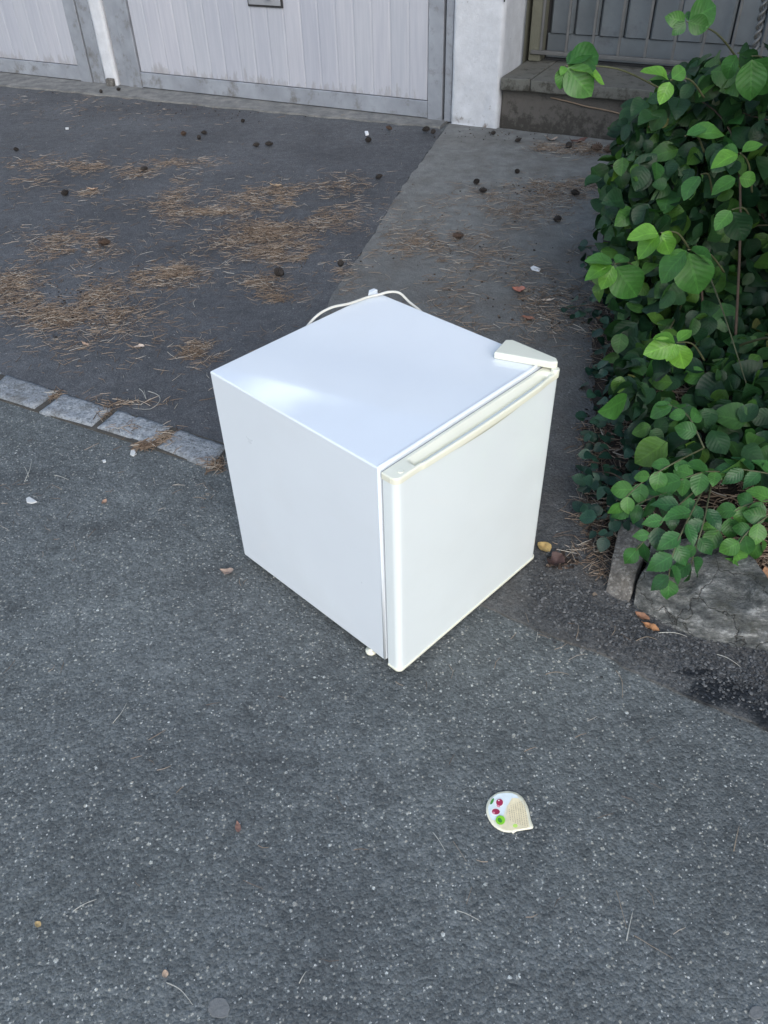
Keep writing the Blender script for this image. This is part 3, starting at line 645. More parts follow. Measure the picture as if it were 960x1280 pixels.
# planting bed as a height field that dives under the path outside its edge
edge = [un(1400, 800), un(1090, 790), un(960, 770), un(900, 745), un(840, 720), un(790, 715), un(757, 700), un(752, 640), un(741, 560), un(741, 480), un(745, 400), un(752, 300), un(757, 250), un(764, 180), Vector(wl(4.6, 0)).to_3d()]
edge2 = np.array([[e.x, e.y] for e in edge]); bed_poly = np.vstack([edge2, [[8, 3]], [[8, .3]]])
def inside(x, y, poly):
    c = False; n = len(poly); j = n - 1
    for i in range(n):
        xi, yi = poly[i]; xj, yj = poly[j]
        if (yi > y) != (yj > y) and x < (xj - xi) * (y - yi) / (yj - yi) + xi: c = not c
        j = i
    return c
def edist(x, y):
    a = edge2[:-1]; b = edge2[1:]; ab = b - a; p = np.array([x, y]) - a; t = np.clip((p * ab).sum(1) / (ab * ab).sum(1), 0, 1)
    return float(np.sqrt(((p - ab * t[:, None]) ** 2).sum(1)).min())
def bed_z(x, y):
    d = edist(x, y) * (1 if inside(x, y, bed_poly) else -1)
    z = -.02 + .03 * min(1, max(0, (d + .05) / .06)) + .10 * min(1, max(0, d / .22)) ** .8 + .012 * noise.noise(Vector((x * 8, y * 8, 0))) + .006 * noise.noise(Vector((x * 30, y * 30, 0)))
    return z if d > -.05 else -.03
gx = np.concatenate([np.arange(.45, 1.6, .025), np.linspace(1.62, 6, 30)]); gy = np.arange(.5, 4.9, .03)
vs = [(x, y, bed_z(x, y)) for y in gy for x in gx]; nxg = len(gx)
fs = [(j * nxg + i, j * nxg + i + 1, (j + 1) * nxg + i + 1, (j + 1) * nxg + i) for j in range(len(gy) - 1) for i in range(nxg - 1)]
tag(mesh('planting_bed', vs, fs, M_soil, None, True), kind='structure')
def gz(x, y): return max(.0095, bed_z(x, y)) if x > .4 else .009
# ------------------------------------------------------------------ leaves
def leaf_mesh(name, mat, ratio=.8, rows=7, fold=.12, curl=.18, serr=0.0, tip=.85, seed=0, pw=.75):
    """unit leaf: base at origin, tip at +Y, normal +Z"""
    rr = random.Random(seed); vs, fs, uvs = [], [], []
    k = rows * (3 if serr else 1)
    for i in range(k + 1):
        t = i / k; wd = ratio * .5 * (math.sin(PI * min(1, t ** tip)) ** pw if 0 < t < 1 else 0.0)
        if serr and 0 < i < k: wd *= 1 + (serr if i % 2 else -serr)
        z = -curl * t * t + .02 * math.sin(t * 9 + seed); wob_ = .03 * math.sin(t * 7 + seed * 2)
        if i in (0, k): vs.append((0, t, z)); uvs.append((0, t)); continue
        vs.append((-wd, t, z + fold * wd * 2 + wob_)); vs.append((0, t, z)); vs.append((wd, t, z + fold * wd * 2 - wob_)); uvs += [(-1, t), (0, t), (1, t)]
    def idx(i, c): return 0 if i == 0 else (1 + 3 * (k - 1) if i == k else 1 + 3 * (i - 1) + c)
    for i in range(k):
        for c in (0, 1):
            q = [idx(i, c), idx(i, c + 1), idx(i + 1, c + 1), idx(i + 1, c)]; q2 = [];
            for a in q:
                if a not in q2: q2.append(a)
            fs.append(tuple(q2))
    me = mesh(name, vs, fs, mat, data_only=True, smooth=True)
    uv = me.uv_layers.new(name='UVMap')
    for l in me.loops: uv.data[l.index].uv = uvs[l.vertex_index]
    return me, np.array(vs), fs, uvs
def leaf_mat4(base, tipdir, normal, size):
    y = Vector(tipdir).normalized(); z = Vector(normal); z = (z - y * z.dot(y))
    if z.length < 1e-3: z = y.orthogonal()
    z.normalize(); x = y.cross(z); m = Matrix.Identity(4)
    for r in range(3): m[r][0] = x[r] * size; m[r][1] = y[r] * size; m[r][2] = z[r] * size; m[r][3] = base[r]
    return m
SH = [leaf_mesh('leaf', M_leaf, (.80, .92, .66, .78, .86)[k], 7, (.10, .22, .16, -.12, .30)[k], (.12, .30, .45, .2, -.15)[k], (0, 0, 0, .03, 0)[k], (.82, .78, .74, .85, .8)[k], k * 1.7, (.75, .7, 1.0, .8, .75)[k]) for k in range(5)]
YG = [leaf_mesh('leaf', M_young, .74 + .08 * k, 8, .16, .2, 0, .85, k + 4) for k in range(2)]
MD = [leaf_mesh('leaf', M_mid, .78 + .06 * k, 8, .12, .22, 0, .85, k + 8) for k in range(2)]
IV = [leaf_mesh('leaf', M_ivy, .75 + .08 * k, 6, .12, .15, 0, .8, k + 11) for k in range(2)]
BR = [leaf_mesh('leaf', M_bramble, .60 + .07 * k, 6, .18, .22, .06, .74, k + 14, 1.15) for k in range(2)]
def rv(s=1.0): return Vector((random.uniform(-s, s), random.uniform(-s, s), random.uniform(-s, s)))
def leaf_obj(kind, base, tipd, nrm, size, parent):
    me = random.choice(kind)[0]; return link('leaf', me, parent, leaf_mat4(Vector(base) - parent.location, tipd, nrm, size))
def leaf_mass(name, kind, specs, mat, parent=None):
    n = len(specs); V = []; Fc = []; U = []; off = 0
    for (base, td, nr, s) in specs:
        me, va, fa, uva = random.choice(kind); m = np.array(leaf_mat4(base, td, nr, s)); v = va @ m[:3, :3].T + m[:3, 3]
        V.append(v); Fc += [tuple(a + off for a in f) for f in fa]; U += uva; off += len(va)
    V = np.vstack(V); 
    if parent: V = V - np.array(parent.location)
    o = mesh(name, V.tolist(), Fc, mat, parent, True); uv = o.data.uv_layers.new(name='UVMap')
    li = np.empty(len(o.data.loops), dtype=np.int32); o.data.loops.foreach_get('vertex_index', li); uv.data.foreach_set('uv', np.array(U, dtype=np.float32)[li].ravel())
    o['kind'] = 'stuff'; return o
def pip(px, py, poly): return inside(px, py, poly)
CAMV = Vector((0, 0, CH))
# --- main shrub
sb = empty('shrub', (1.05, 2.0, .08)); tag(sb, 'dense dark green leafy shrub overhanging the path, with a few bright new leaves', 'shrub')
SIL = [(783, 168), (800, 128), (822, 112), (850, 98), (885, 75), (915, 70), (960, 78), (1020, 60), (1400, 60), (1400, 700), (960, 590), (905, 575), (880, 590), (850, 600), (800, 540), (772, 500), (775, 440), (768, 385), (742, 352), (745, 325), (768, 295), (762, 262), (752, 245), (750, 215), (768, 190)]
def shrub_point(deep):
    while True:
        if random.random() < .78: px = random.uniform(735, 1010)
        else: px = random.uniform(960, 1400)
        py = random.uniform(60, 690)
        jx, jy = 26 * noise.noise(Vector((px / 18, py / 18, 9.1))), 26 * noise.noise(Vector((px / 18, py / 18, 4.1)))
        if not pip(px + jx, py + jy, SIL): continue
        yf = 2.42 - (py - 60) / 560 * .72 + max(0, (900 - px)) * .0012 + .26 * max(0, noise.noise(Vector((px / 75, py / 60, 3.3)))) + .10 * noise.noise(Vector((px / 30, py / 30, 6.3))) + (.32 * math.exp(-((px - 965) / 60) ** 2 - ((py - 300) / 95) ** 2) + .30 * math.exp(-((px - 935) / 60) ** 2 - ((py - 520) / 60) ** 2))
        yf = min(yf, un(px, py, .22).y - .02)
        p = P(px, py, yf + (random.uniform(0, .10) if not deep else random.uniform(.06, .75)))
        if p.z < bed_z(p.x, p.y) + .02 or p.z > 1.12: continue
        return p, px, py
def shrub_dir():
    td = Vector((-.4, -.4, -.45)) + rv(.95); nr = Vector((-.2, -.5, .75)) + rv(.85); return td, nr
pts_seen = []
for k in range(228):
    for _try in range(30):
        p, px, py = shrub_point(False)
        if px < 975 and all((p - q).length > .030 for q in pts_seen): break
    pts_seen.append(p); td, nr = shrub_dir(); leaf_obj(SH if random.random() < .85 else MD, p, td, nr, random.triangular(.038, .098, .066), sb)
specs = []
for k in range(4000):
    p, px, py = shrub_point(k > 800); td, nr = shrub_dir(); specs.append((p, td, nr, random.triangular(.032, .082, .055)))
for k in range(2600):        # unseen shrub leaves beyond the picture edge, added tall to shade bed and path
    p = Vector((random.uniform(1.0, 2.3), random.uniform(.95, 3.4), random.uniform(.1, 1.55)))
    if to_px(p)[0] < 1010: continue
    td, nr = shrub_dir(); specs.append((p, td, nr, random.uniform(.06, .10)))
leaf_mass('foliage', SH, specs, M_leafs, sb)
# branches
for k in range(16):
    root = Vector((1.05 + random.uniform(-.15, .5), 2.05 + random.uniform(-.2, .6), .08)); e, px, py = shrub_point(False); e = e + Vector((.03, .06, 0))
    mid = root.lerp(e, .5) + Vector((.05, .12, .18)) + rv(.05)
    tube('branch', [v - sb.location for v in smooth_path([root, mid, e], 14)], lambda t: .0035 * (1 - t) + .0014, M_twig if k % 2 else M_stem, sb, 6)
# hand-placed bright sprigs: (hub px, hub y-depth, root px, [ (tip px,tip py, size, kind) ])
def sprig(hub, yd, root, leaves, parent, stem=M_stem, rad=.0018):
    h = P(hub[0], hub[1], yd)
    if root:
        r0 = P(root[0], root[1], yd + root[2]); path = smooth_path([r0, r0.lerp(h, .5) + Vector((0, 0, .02)), h], 12)
        tube('twig', [v - parent.location for v in path], lambda t: rad * (1.5 - .7 * t), stem, parent, 6)
    for (tx, ty, dy, kind, face) in leaves:
        tp = P(tx, ty, yd + dy); d = tp - h; nr = {'u': Vector((0, -.25, 1)), 'c': CAMV - h, 'l': Vector((-.7, -.3, .7)), 'r': Vector((.6, -.4, .7))}[face] + rv(.12)
        leaf_obj(kind, h + d * .08, d, nr, d.length * .98, parent)
sprig((706, 82), 2.05, (828, 112, .10), [(740, 62, .02, MD, 'u'), (700, 110, -.01, MD, 'c'), (738, 118, -.03, MD, 'c'), (757, 95, .0, YG, 'u'), (702, 92, -.02, YG, 'c'), (752, 68, .03, MD, 'c')], sb)
sprig((838, 100), 2.0, (880, 122, .08), [(806, 84, .0, YG, 'u'), (812, 96, .02, YG, 'u'), (826, 128, -.02, YG, 'c'), (858, 84, .02, MD, 'c')], sb)
sprig((858, 27), 2.1, (925, 78, .10), [(834, 22, .0, MD, 'c'), (842, 42, -.01, MD, 'c'), (898, 6, .02, MD, 'c'), (886, 34, -.01, MD, 'c'), (872, 15, .03, MD, 'u')], sb)
sprig((922, 66), 2.05, (960, 110, .12), [(952, 84, .0, SH, 'c'), (905, 98, .01, MD, 'u'), (945, 60, .02, SH, 'c')], sb)
sprig((940, 70), 2.0, (960, 100, .12), [(938, 124, -.02, MD, 'c'), (965, 118, .0, MD, 'c')], sb)
sprig((925, 191), 1.86, (940, 240, .06), [(891, 205, -.01, YG, 'u'), (951, 178, -.01, YG, 'u'), (900, 190, .03, MD, 'c')], sb)
sprig((922, 222), 1.88, None, [(890, 238, .0, MD, 'u'), (946, 226, .0, MD, 'c')], sb)
sprig((826, 291), 1.80, (862, 312, .05), [(787, 294, .0, YG, 'u'), (797, 320, -.01, YG, 'u'), (841, 299, .0, YG, 'c'), (838, 318, -.01, YG, 'c')], sb)
sprig((860, 312), 1.80, (905, 340, .08), [(824, 348, -.01, MD, 'u'), (874, 368, -.03, MD, 'c'), (898, 326, .0, MD, 'u'), (838, 330, .01, MD, 'c'), (850, 350, .0, SH, 'c')], sb)
sprig((768, 330), 1.90, (800, 345, .08), [(732, 345, -.01, YG, 'u'), (752, 360, -.02, YG, 'c'), (797, 372, -.02, MD, 'c'), (735, 320, .02, MD, 'u'), (785, 318, .03, MD, 'u')], sb)
sprig((846, 428), 1.68, (880, 450, .05), [(820, 420, .0, YG, 'u'), (808, 442, -.01, YG, 'c'), (855, 461, -.02, YG, 'c'), (834, 450, -.02, YG, 'c'), (863, 412, .01, YG, 'u')], sb)
sprig((856, 170), 1.95, (880, 190, .08), [(882, 158, -.01, MD, 'l'), (905, 160, .0, MD, 'u')], sb)
sprig((876, 218), 1.9, (890, 240, .08), [(853, 245, -.02, MD, 'l'), (880, 226, .0, MD, 'r')], sb)
sprig((915, 262), 1.85, (940, 280, .08), [(895, 284, -.02, MD, 'u'), (930, 300, -.01, SH, 'c')], sb)
# --- dark creeper along the bed edge
cr_ = empty('creeper', (.70, 1.9, .03)); tag(cr_, 'low bluish dark green creeper sprawling along the edge of the bed onto the path', 'ground plant')
CSIL = [(740, 300), (772, 330), (765, 375), (800, 395), (845, 500), (830, 600), (800, 640), (760, 655), (735, 640), (728, 600), (740, 540), (735, 480), (748, 455), (755, 420), (745, 395), (702, 388), (712, 372), (745, 372), (752, 350), (730, 320), (722, 308)]
def creeper_point():
    while True:
        px, py = random.uniform(700, 850), random.uniform(300, 660)
        if not pip(px, py, CSIL): continue
        hgt = random.uniform(.02, .16); g0 = un(px, py, hgt)
        if g0.x > .48: return g0
for k in range(115):
    p = creeper_point(); leaf_obj(IV, p, Vector((-.5, -.3, -.1)) + rv(.9), Vector((-.1, -.35, 1)) + rv(.5), random.uniform(.026, .044), cr_)
specs = []
for k in range(230):
    p = creeper_point(); p.z *= random.uniform(.3, .9); specs.append((p, rv(1) + Vector((-.2, -.2, 0)), Vector((0, -.3, 1)) + rv(.5), random.uniform(.022, .042)))
leaf_mass('foliage', IV, specs, M_ivys, cr_)
for (a, b) in (((790, 400), (706, 385)), ((800, 330), (728, 308)), ((800, 620), (732, 590)), ((790, 470), (738, 460))):
    A0 = un(*a, .10); B0 = un(*b, .035); tube('stem', [v - cr_.location for v in smooth_path([A0, A0.lerp(B0, .5) + Vector((0, 0, .03)), B0], 12)], .0018, M_twig, cr_, 6)
    for t in (.45, .6, .72, .85, 1.0):
        q = A0.lerp(B0, t); leaf_obj(IV, q, Vector((-.3, random.choice((-.8, .8)), 0)), Vector((0, -.3, 1)) + rv(.2), random.uniform(.03, .045), cr_)
# --- bramble sprays over the stones
brm = empty('bramble', (.72, 1.55, .08)); tag(brm, 'mid green bramble spray with toothed leaves drooping over the kerb rock', 'bramble')
def spray(pts, nlf, parent, sz=(.038, .064), kind=BR, dy=.0):
    path = smooth_path([un(x, y, yd) for x, y, yd in pts], 20); tube('stem', [v - parent.location for v in path], lambda t: .0022 - .001 * t, M_stem, parent, 6)
    for k in range(nlf):
        t = .25 + .75 * k / max(1, nlf - 1); i = min(int(t * 20), 19); p = path[i]; d = (path[i + 1] - path[i]).normalized(); side = d.cross(Vector((0, -.5, .8))).normalized() * (1 if k % 2 else -1)
        if k == nlf - 1: side = side * .1
        leaf_obj(kind, p, d * .9 + side * 1.0 + rv(.15) + Vector((0, 0, -.25)), Vector((0, -.55, .8)) + rv(.55), random.uniform(*sz), parent)
spray([(885, 600, .20), (850, 630, .22), (820, 660, .19), (795, 688, .14)], 8, brm)
spray([(885, 600, .20), (862, 645, .22), (842, 690, .18), (835, 728, .12)], 9, brm)
spray([(890, 600, .20), (880, 650, .21), (868, 690, .16), (862, 712, .12)], 7, brm)
spray([(885, 600, .20), (850, 610, .22), (815, 622, .20), (788, 635, .17)], 8, brm)
spray([(880, 560, .24), (840, 580, .26), (800, 605, .22), (775, 630, .18)], 8, brm, (.036, .062), MD)
spray([(905, 590, .22), (880, 590, .25), (850, 600, .24)], 6, brm, (.036, .062), MD)
spray([(880, 560, .26), (860, 520, .30), (835, 505, .30)], 6, brm, (.036, .062), MD)
sp2 = empty('sapling', (.93, 1.45, .1)); tag(sp2, 'young mid green seedling with smooth oval leaves beside the drooping bramble', 'seedling')
spray([(1005, 610, .20), (960, 625, .22), (925, 635, .2), (895, 665, .15)], 9, sp2, (.038, .055), MD)
spray([(1000, 620, .20), (960, 645, .20), (930, 670, .17), (915, 700, .11)], 8, sp2, (.036, .05), MD)
spray([(1005, 600, .22), (950, 590, .24), (915, 585, .24)], 7, sp2, (.04, .06), BR)
spray([(1000, 640, .18), (970, 655, .16), (948, 680, .12)], 6, sp2, (.034, .05), MD)
# twisted wire above the shrub
tw = empty('twisted_wire', P(936, 100, 2.2)); tag(tw, 'grey twisted wire strand hanging down into the top of the shrub', 'wire')
a0 = P(936, 100, 2.2); a1 = P(958, -10, 2.25); ax = (a1 - a0); 
for ph in (0, PI):
    pts = []
    for k in range(90):
        t = k / 89 * 1.25; c = a0 + ax * t; an = t * 30 + ph; pts.append(c + Vector((math.cos(an), math.sin(an), 0)) * .0055 - tw.location)
    tube('strand', pts, .0042, M_rail, tw, 6)
# ------------------------------------------------------------------ litter
def needle_geo(n, gen, lmin, lmax, r):
    V = np.zeros((n * 9, 3)); Fc = []
    for i in range(n):
        x, y, z, az, tilt = gen(); l = random.uniform(lmin, lmax); cv = random.gauss(0, .16); rr = r * random.uniform(.7, 1.2)
        for k in range(3):
            s = (k - 1) * l / 2; a = az + cv * (k - 1); cx = x + math.cos(az) * s - math.sin(az) * cv * l * (k - 1) ** 2 * .5; cy = y + math.sin(az) * s + math.cos(az) * cv * l * (k - 1) ** 2 * .5; cz = z + s * tilt
            r2 = rr * (1 if k < 2 else .5)
            V[i * 9 + k * 3] = (cx - math.sin(a) * r2, cy + math.cos(a) * r2, cz); V[i * 9 + k * 3 + 1] = (cx + math.sin(a) * r2, cy - math.cos(a) * r2, cz); V[i * 9 + k * 3 + 2] = (cx, cy, cz + r2 * 1.4)
        b = i * 9
        for k in (0, 3):
            Fc += [(b + k, b + k + 3, b + k + 5, b + k + 2), (b + k + 1, b + k + 2, b + k + 5, b + k + 4), (b + k, b + k + 1, b + k + 4, b + k + 3)]
    return V, Fc
def ground_gen(cx, cy, rx, ry, pile=.012, soft=1.0):
    def g():
        while True:
            if soft: a, b_ = random.gauss(0, .58), random.gauss(0, .58)
            else: a, b_ = random.uniform(-1, 1), random.uniform(-1, 1)
            px, py = cx + a * rx, cy + b_ * ry
            if py < 60: continue
            p = un(px, py)
            if (p - WA).dot(WN) < .02: continue
            lump = noise.noise(Vector((p.x * 5, p.y * 5, 4.4))) + .6 * noise.noise(Vector((p.x * 19, p.y * 19, 1.4)))
            if lump < random.uniform(-.45, .40): continue
            break
        z = (.0062 if p.x < -.2 else .0115); z = max(z, bed_z(p.x, p.y) if p.x > .45 else 0)
        return p.x, p.y, z + random.random() ** 2 * pile, random.gauss(0.1, .9) if random.random() < .6 else random.uniform(0, PI), random.gauss(0, .10)
    return g
def litter(name, patches, lmin, lmax, r, label, mul=1.0):
    Vs, Fs, off = [], [], 0
    for (cx, cy, rx, ry, n, pile) in patches:
        n = int(n * mul)
        V, Fc = needle_geo(n, ground_gen(cx, cy, rx, ry, pile), lmin, lmax, r); Vs.append(V); Fs += [tuple(a + off for a in f) for f in Fc]; off += len(V)
    o = mesh(name, np.vstack(Vs).tolist(), Fs, M_needle); tag(o, label, None, None, 'stuff'); return o
drive_patches = [(30, 215, 45, 26, 170, .01), (105, 212, 40, 9, 160, .014), (170, 214, 50, 9, 170, .012), (225, 205, 45, 6, 110, .01), (215, 248, 22, 32, 240, .012), (112, 243, 16, 4, 50, .01),
    (90, 312, 50, 18, 330, .014), (20, 362, 45, 28, 420, .014), (95, 385, 65, 32, 1000, .018), (205, 345, 42, 14, 420, .016), (275, 267, 50, 5, 260, .014), (350, 250, 55, 14, 500, .014), (400, 268, 45, 26, 330, .012),
    (330, 300, 48, 26, 800, .016), (365, 318, 40, 16, 300, .014), (325, 352, 25, 12, 150, .012), (350, 372, 30, 10, 110, .01), (252, 443, 22, 12, 150, .01), (430, 235, 40, 14, 120, .01), (200, 280, 200, 90, 650, .004), (120, 130, 260, 24, 200, .004), (150, 420, 180, 60, 240, .004)]
litter('pine_needle_litter', drive_patches, .012, .062, .00075, 'tawny drifts of dry pine needles scattered over the dark driveway', 1.6)
path_patches = [(700, 238, 70, 13, 650, .014), (640, 262, 110, 24, 700, .012), (520, 305, 60, 18, 320, .01), (692, 190, 26, 7, 260, .02), (735, 192, 22, 7, 220, .025), (600, 340, 150, 60, 900, .006), (660, 390, 90, 40, 500, .006),
    (750, 430, 14, 60, 150, .012), (740, 560, 16, 55, 130, .012), (738, 640, 20, 45, 110, .014), (748, 700, 14, 30, 80, .014), (720, 690, 35, 25, 60, .006), (430, 345, 14, 20, 60, .008)]
litter('needle_litter_on_path', path_patches, .012, .065, .0008, 'brown needles and stalks strewn over the concrete path between fridge and low wall', 1.0)
litter('needle_litter_on_kerb', [(160, 558, 40, 4, 110, .008), (205, 553, 14, 8, 60, .01), (128, 515, 12, 8, 45, .01), (70, 498, 10, 8, 30, .008), (180, 540, 30, 10, 60, .008), (155, 505, 70, 5, 60, .006), (268, 583, 12, 7, 70, .01)], .025, .055, .0010, 'dry needles lodged in the joints of the granite setts')
litter('needle_litter_in_bed', [(945, 700, 40, 22, 420, .03), (860, 690, 60, 20, 120, .02), (820, 560, 60, 60, 400, .02), (900, 620, 60, 40, 260, .02), (780, 660, 20, 30, 180, .02)], .03, .08, .0014, 'tangled dry needles and stalks on the dark soil beneath the leaves')
litter('needle_litter_on_road', [(300, 900, 420, 250, 26, .0), (60, 620, 70, 90, 26, .0), (760, 1000, 250, 200, 16, .0), (700, 800, 60, 30, 8, 0), (250, 600, 60, 40, 20, 0)], .012, .04, .0006, 'few thin stray needles lying over the coarse road surface')
def chips(name, n, gen, smin, smax, mat, label):
    V, Fc = [], []
    for i in range(n):
        x, y, z = gen(); s = random.uniform(smin, smax); b = len(V); k = 6; az = random.uniform(0, PI); el = random.uniform(.55, 1)
        for lay, (rr, h) in enumerate(((1, 0), (.75, .55))):
            for j in range(k):
                a = 2 * PI * j / k; r_ = rr * s * random.uniform(.75, 1.1); lx, ly = math.cos(a) * r_, math.sin(a) * r_ * el
                V.append((x + lx * math.cos(az) - ly * math.sin(az), y + lx * math.sin(az) + ly * math.cos(az), z + h * s * random.uniform(.6, 1) - .0005))
        for j in range(k): Fc.append((b + j, b + (j + 1) % k, b + k + (j + 1) % k, b + k + j))
        Fc.append(tuple(b + k + j for j in range(k)))
    o = mesh(name, V, Fc, mat); tag(o, label, None, None, 'stuff'); return o
def rg():
    while True:
        px, py = random.uniform(-40, 1000), random.uniform(520, 1330); p = un(px, py)
        # keep to the road side of the kerb line and of the seam
        if py < 505 + max(0, px) * .33 + 8 and px < 560: continue
        return p.x, p.y, .0
chips('loose_grit', 2600, rg, .0009, .0024, M_grit, 'pale loose grit scattered over the coarse road surface')
def pg():
    p = un(random.uniform(640, 960), random.uniform(0, 1)); 
    t = random.random(); px = 660 + t * 320; py = 742 + t * 120 + random.gauss(0, 22); p = un(px, py); return p.x, p.y, .0095
chips('dark_gravel', 2600, pg, .0018, .0046, island_col('gravel_grey', [(0, (.035, .036, .038)), (.7, (.075, .078, .083)), (1, (.17, .17, .17))], .85), 'crumbly dark gravel along the foot of the kerb stones')
def cg():
    r = random.random()
    cx, cy, rx, ry = random.choice([(735, 190, 22, 5), (745, 640, 14, 60), (740, 560, 16, 60), (750, 440, 14, 50), (690, 240, 60, 12), (760, 410, 24, 20), (600, 330, 150, 60), (335, 300, 50, 25), (95, 380, 60, 28), (340, 120, 240, 20), (700, 705, 14, 8), (640, 170, 110, 6), (700, 380, 70, 30), (300, 140, 220, 12)])
    p = un(cx + random.gauss(0, .6) * rx, max(100, cy + random.gauss(0, .6) * ry)); return p.x, p.y, max(.009, bed_z(p.x, p.y) if p.x > .45 else 0)
def fg():
    g_ = ground_gen(*random.choices([q[:4] for q in drive_patches[:19] + path_patches[:5]], [q[4] for q in drive_patches[:19] + path_patches[:5]])[0], .002)(); return g_[0], g_[1], g_[2]
chips('needle_debris', 7000, fg, .0009, .0032, island_col('brown_debris', [(0, (.035, .026, .020)), (.5, (.10, .068, .045)), (.85, (.19, .13, .085)), (1, (.32, .26, .2))], .95), 'fine brown debris of broken needles gathered in the drifts')
chips('dark_crumbs', 1500, cg, .002, .0065, M_crumb, 'dark crumbs of bark and cone scales among the needles')
# pine cones: (px, py, size, label)
def cone_mesh(mat, seed):
    random.seed(seed); V, Fc = [], []
    core = []
    for j in range(7):
        t = j / 6; r = .30 * math.sin(PI * (.12 + .85 * t)) ; 
        for k in range(8): V.append((r * math.cos(k * PI / 4), r * math.sin(k * PI / 4), t - .5))
    for j in range(6):
        for k in range(8): Fc.append((j * 8 + k, j * 8 + (k + 1) % 8, (j + 1) * 8 + (k + 1) % 8, (j + 1) * 8 + k))
    for i in range(54):
        t = i / 54; an = i * 2.39996; rr = .44 * math.sin(PI * (.1 + .84 * t)) ** .8; z = t - .5 + .05
        ca, sa = math.cos(an), math.sin(an); w_ = .13 * (.5 + rr); b = len(V)
        def q(r_, s_, zz): V.append((ca * r_ - sa * s_, sa * r_ + ca * s_, zz))
        q(rr * .4, -w_ * .5, z); q(rr * .4, w_ * .5, z); q(rr, w_, z + .06); q(rr * 1.12, 0, z + .09); q(rr, -w_, z + .06); q(rr * .9, 0, z - .0)
        Fc += [(b, b + 1, b + 2, b + 3, b + 4), (b, b + 4, b + 5), (b + 1, b + 5, b + 2), (b + 2, b + 5, b + 3), (b + 3, b + 5, b + 4)]
    return mesh('pine_cone', V, Fc, mat, data_only=True)
CM = [cone_mesh(M_cone, 1), cone_mesh(M_cone, 2)]; CMB = cone_mesh(M_coneb, 3)
random.seed(99)
cones = [(20, 188, .030, 'dark pine cone by the picture edge, in front of the first garage door'), (180, 212, .036, 'dark pine cone resting in the long thin strip of needles'), (230, 168, .036, 'dark brown pine cone, outermost of a loose trio in front of the lock plate door'),
    (249, 173, .032, 'small dark pine cone, lowest of the loose trio'), (255, 167, .034, 'dark pine cone, innermost of the loose trio'), (320, 182, .036, 'round dark pine cone, first of a close pair on the bare driveway'), (336, 181, .042, 'spiky dark pine cone, second of the close pair on the bare driveway'),
    (304, 152, .028, 'small dark pine cone below the threshold, above the close pair'), (127, 117, .030, 'dark pine cone on the threshold under the strip of door frame'), (149, 114, .030, 'dark pine cone on the threshold at the foot of the narrow pillar'),
    (461, 176, .040, 'dark pine cone directly below a tiny white speck near the threshold'), (486, 163, .036, 'brownish pine cone on the edge of the threshold'), (474, 222, .036, 'pine cone on the driveway close to the path boundary'), (532, 165, .045, 'large dark pine cone where threshold and path meet'),
    (541, 168, .035, 'smaller dark pine cone touching the large one where threshold and path meet'), (426, 332, .034, 'black pine cone in the seam between driveway and path behind the fridge'), (596, 229, .036, 'dark pine cone on the path, upper one of a pair'), (604, 240, .038, 'dark pine cone on the path, lower one of a pair'),
    (646, 216, .030, 'small dark pine cone lying alone on the clean part of the path'), (572, 297, .044, 'grey-brown pine cone in the middle of the path litter'), (696, 276, .040, 'dark pine cone on the path beside the shrub below the rust coloured drift'), (718, 243, .042, 'dark pine cone within the rust coloured needle drift'),
    (647, 177, .034, 'dark pine cone at the foot of the low wall near the pillar'), (616, 168, .030, 'dark pine cone against the foot of the wide white pillar'), (711, 184, .046, 'dark pine cone at the foot of the low wall among orange needles'), (757, 250, .044, 'black pine cone half under the shrub at the path edge'),
    (745, 186, .060, 'big dark red-brown pine cone in the corner between low wall and shrub'), (760, 188, .055, 'red-brown pine cone pressed under the shrub in the low wall corner'), (350, 343, .048, 'dark pine cone framed by stalks in front of the needle drift'), (82, 242, .040, 'dark pine cone at the end of a short stalk on the driveway'),
    (131, 304, .050, 'smooth brown pine cone at the tip of an isolated needle drift')]
for (px, py, s, lab) in cones:
    big = 'brown' in lab; me = CMB if big else random.choice(CM); p = un(px, py, .012); o = bpy.data.objects.new('pine_cone', me); COL.objects.link(o)
    z = (.006 if (px < 560 and py < 330) else .009)
    if (p - WA).dot(WN) < .3 and px < 560: z = .014
    lift = s * .40; p = un(px, py, lift); o.location = (p.x, p.y, z + lift); sz = s * .84; o.scale = (sz * .95, sz * .95, sz * 1.15); o.rotation_euler = (PI / 2 + random.uniform(-.3, .3), random.uniform(0, 6), random.uniform(0, 6))
    tag(o, lab, 'pine cone', 'pine cones fallen on the driveway and path')
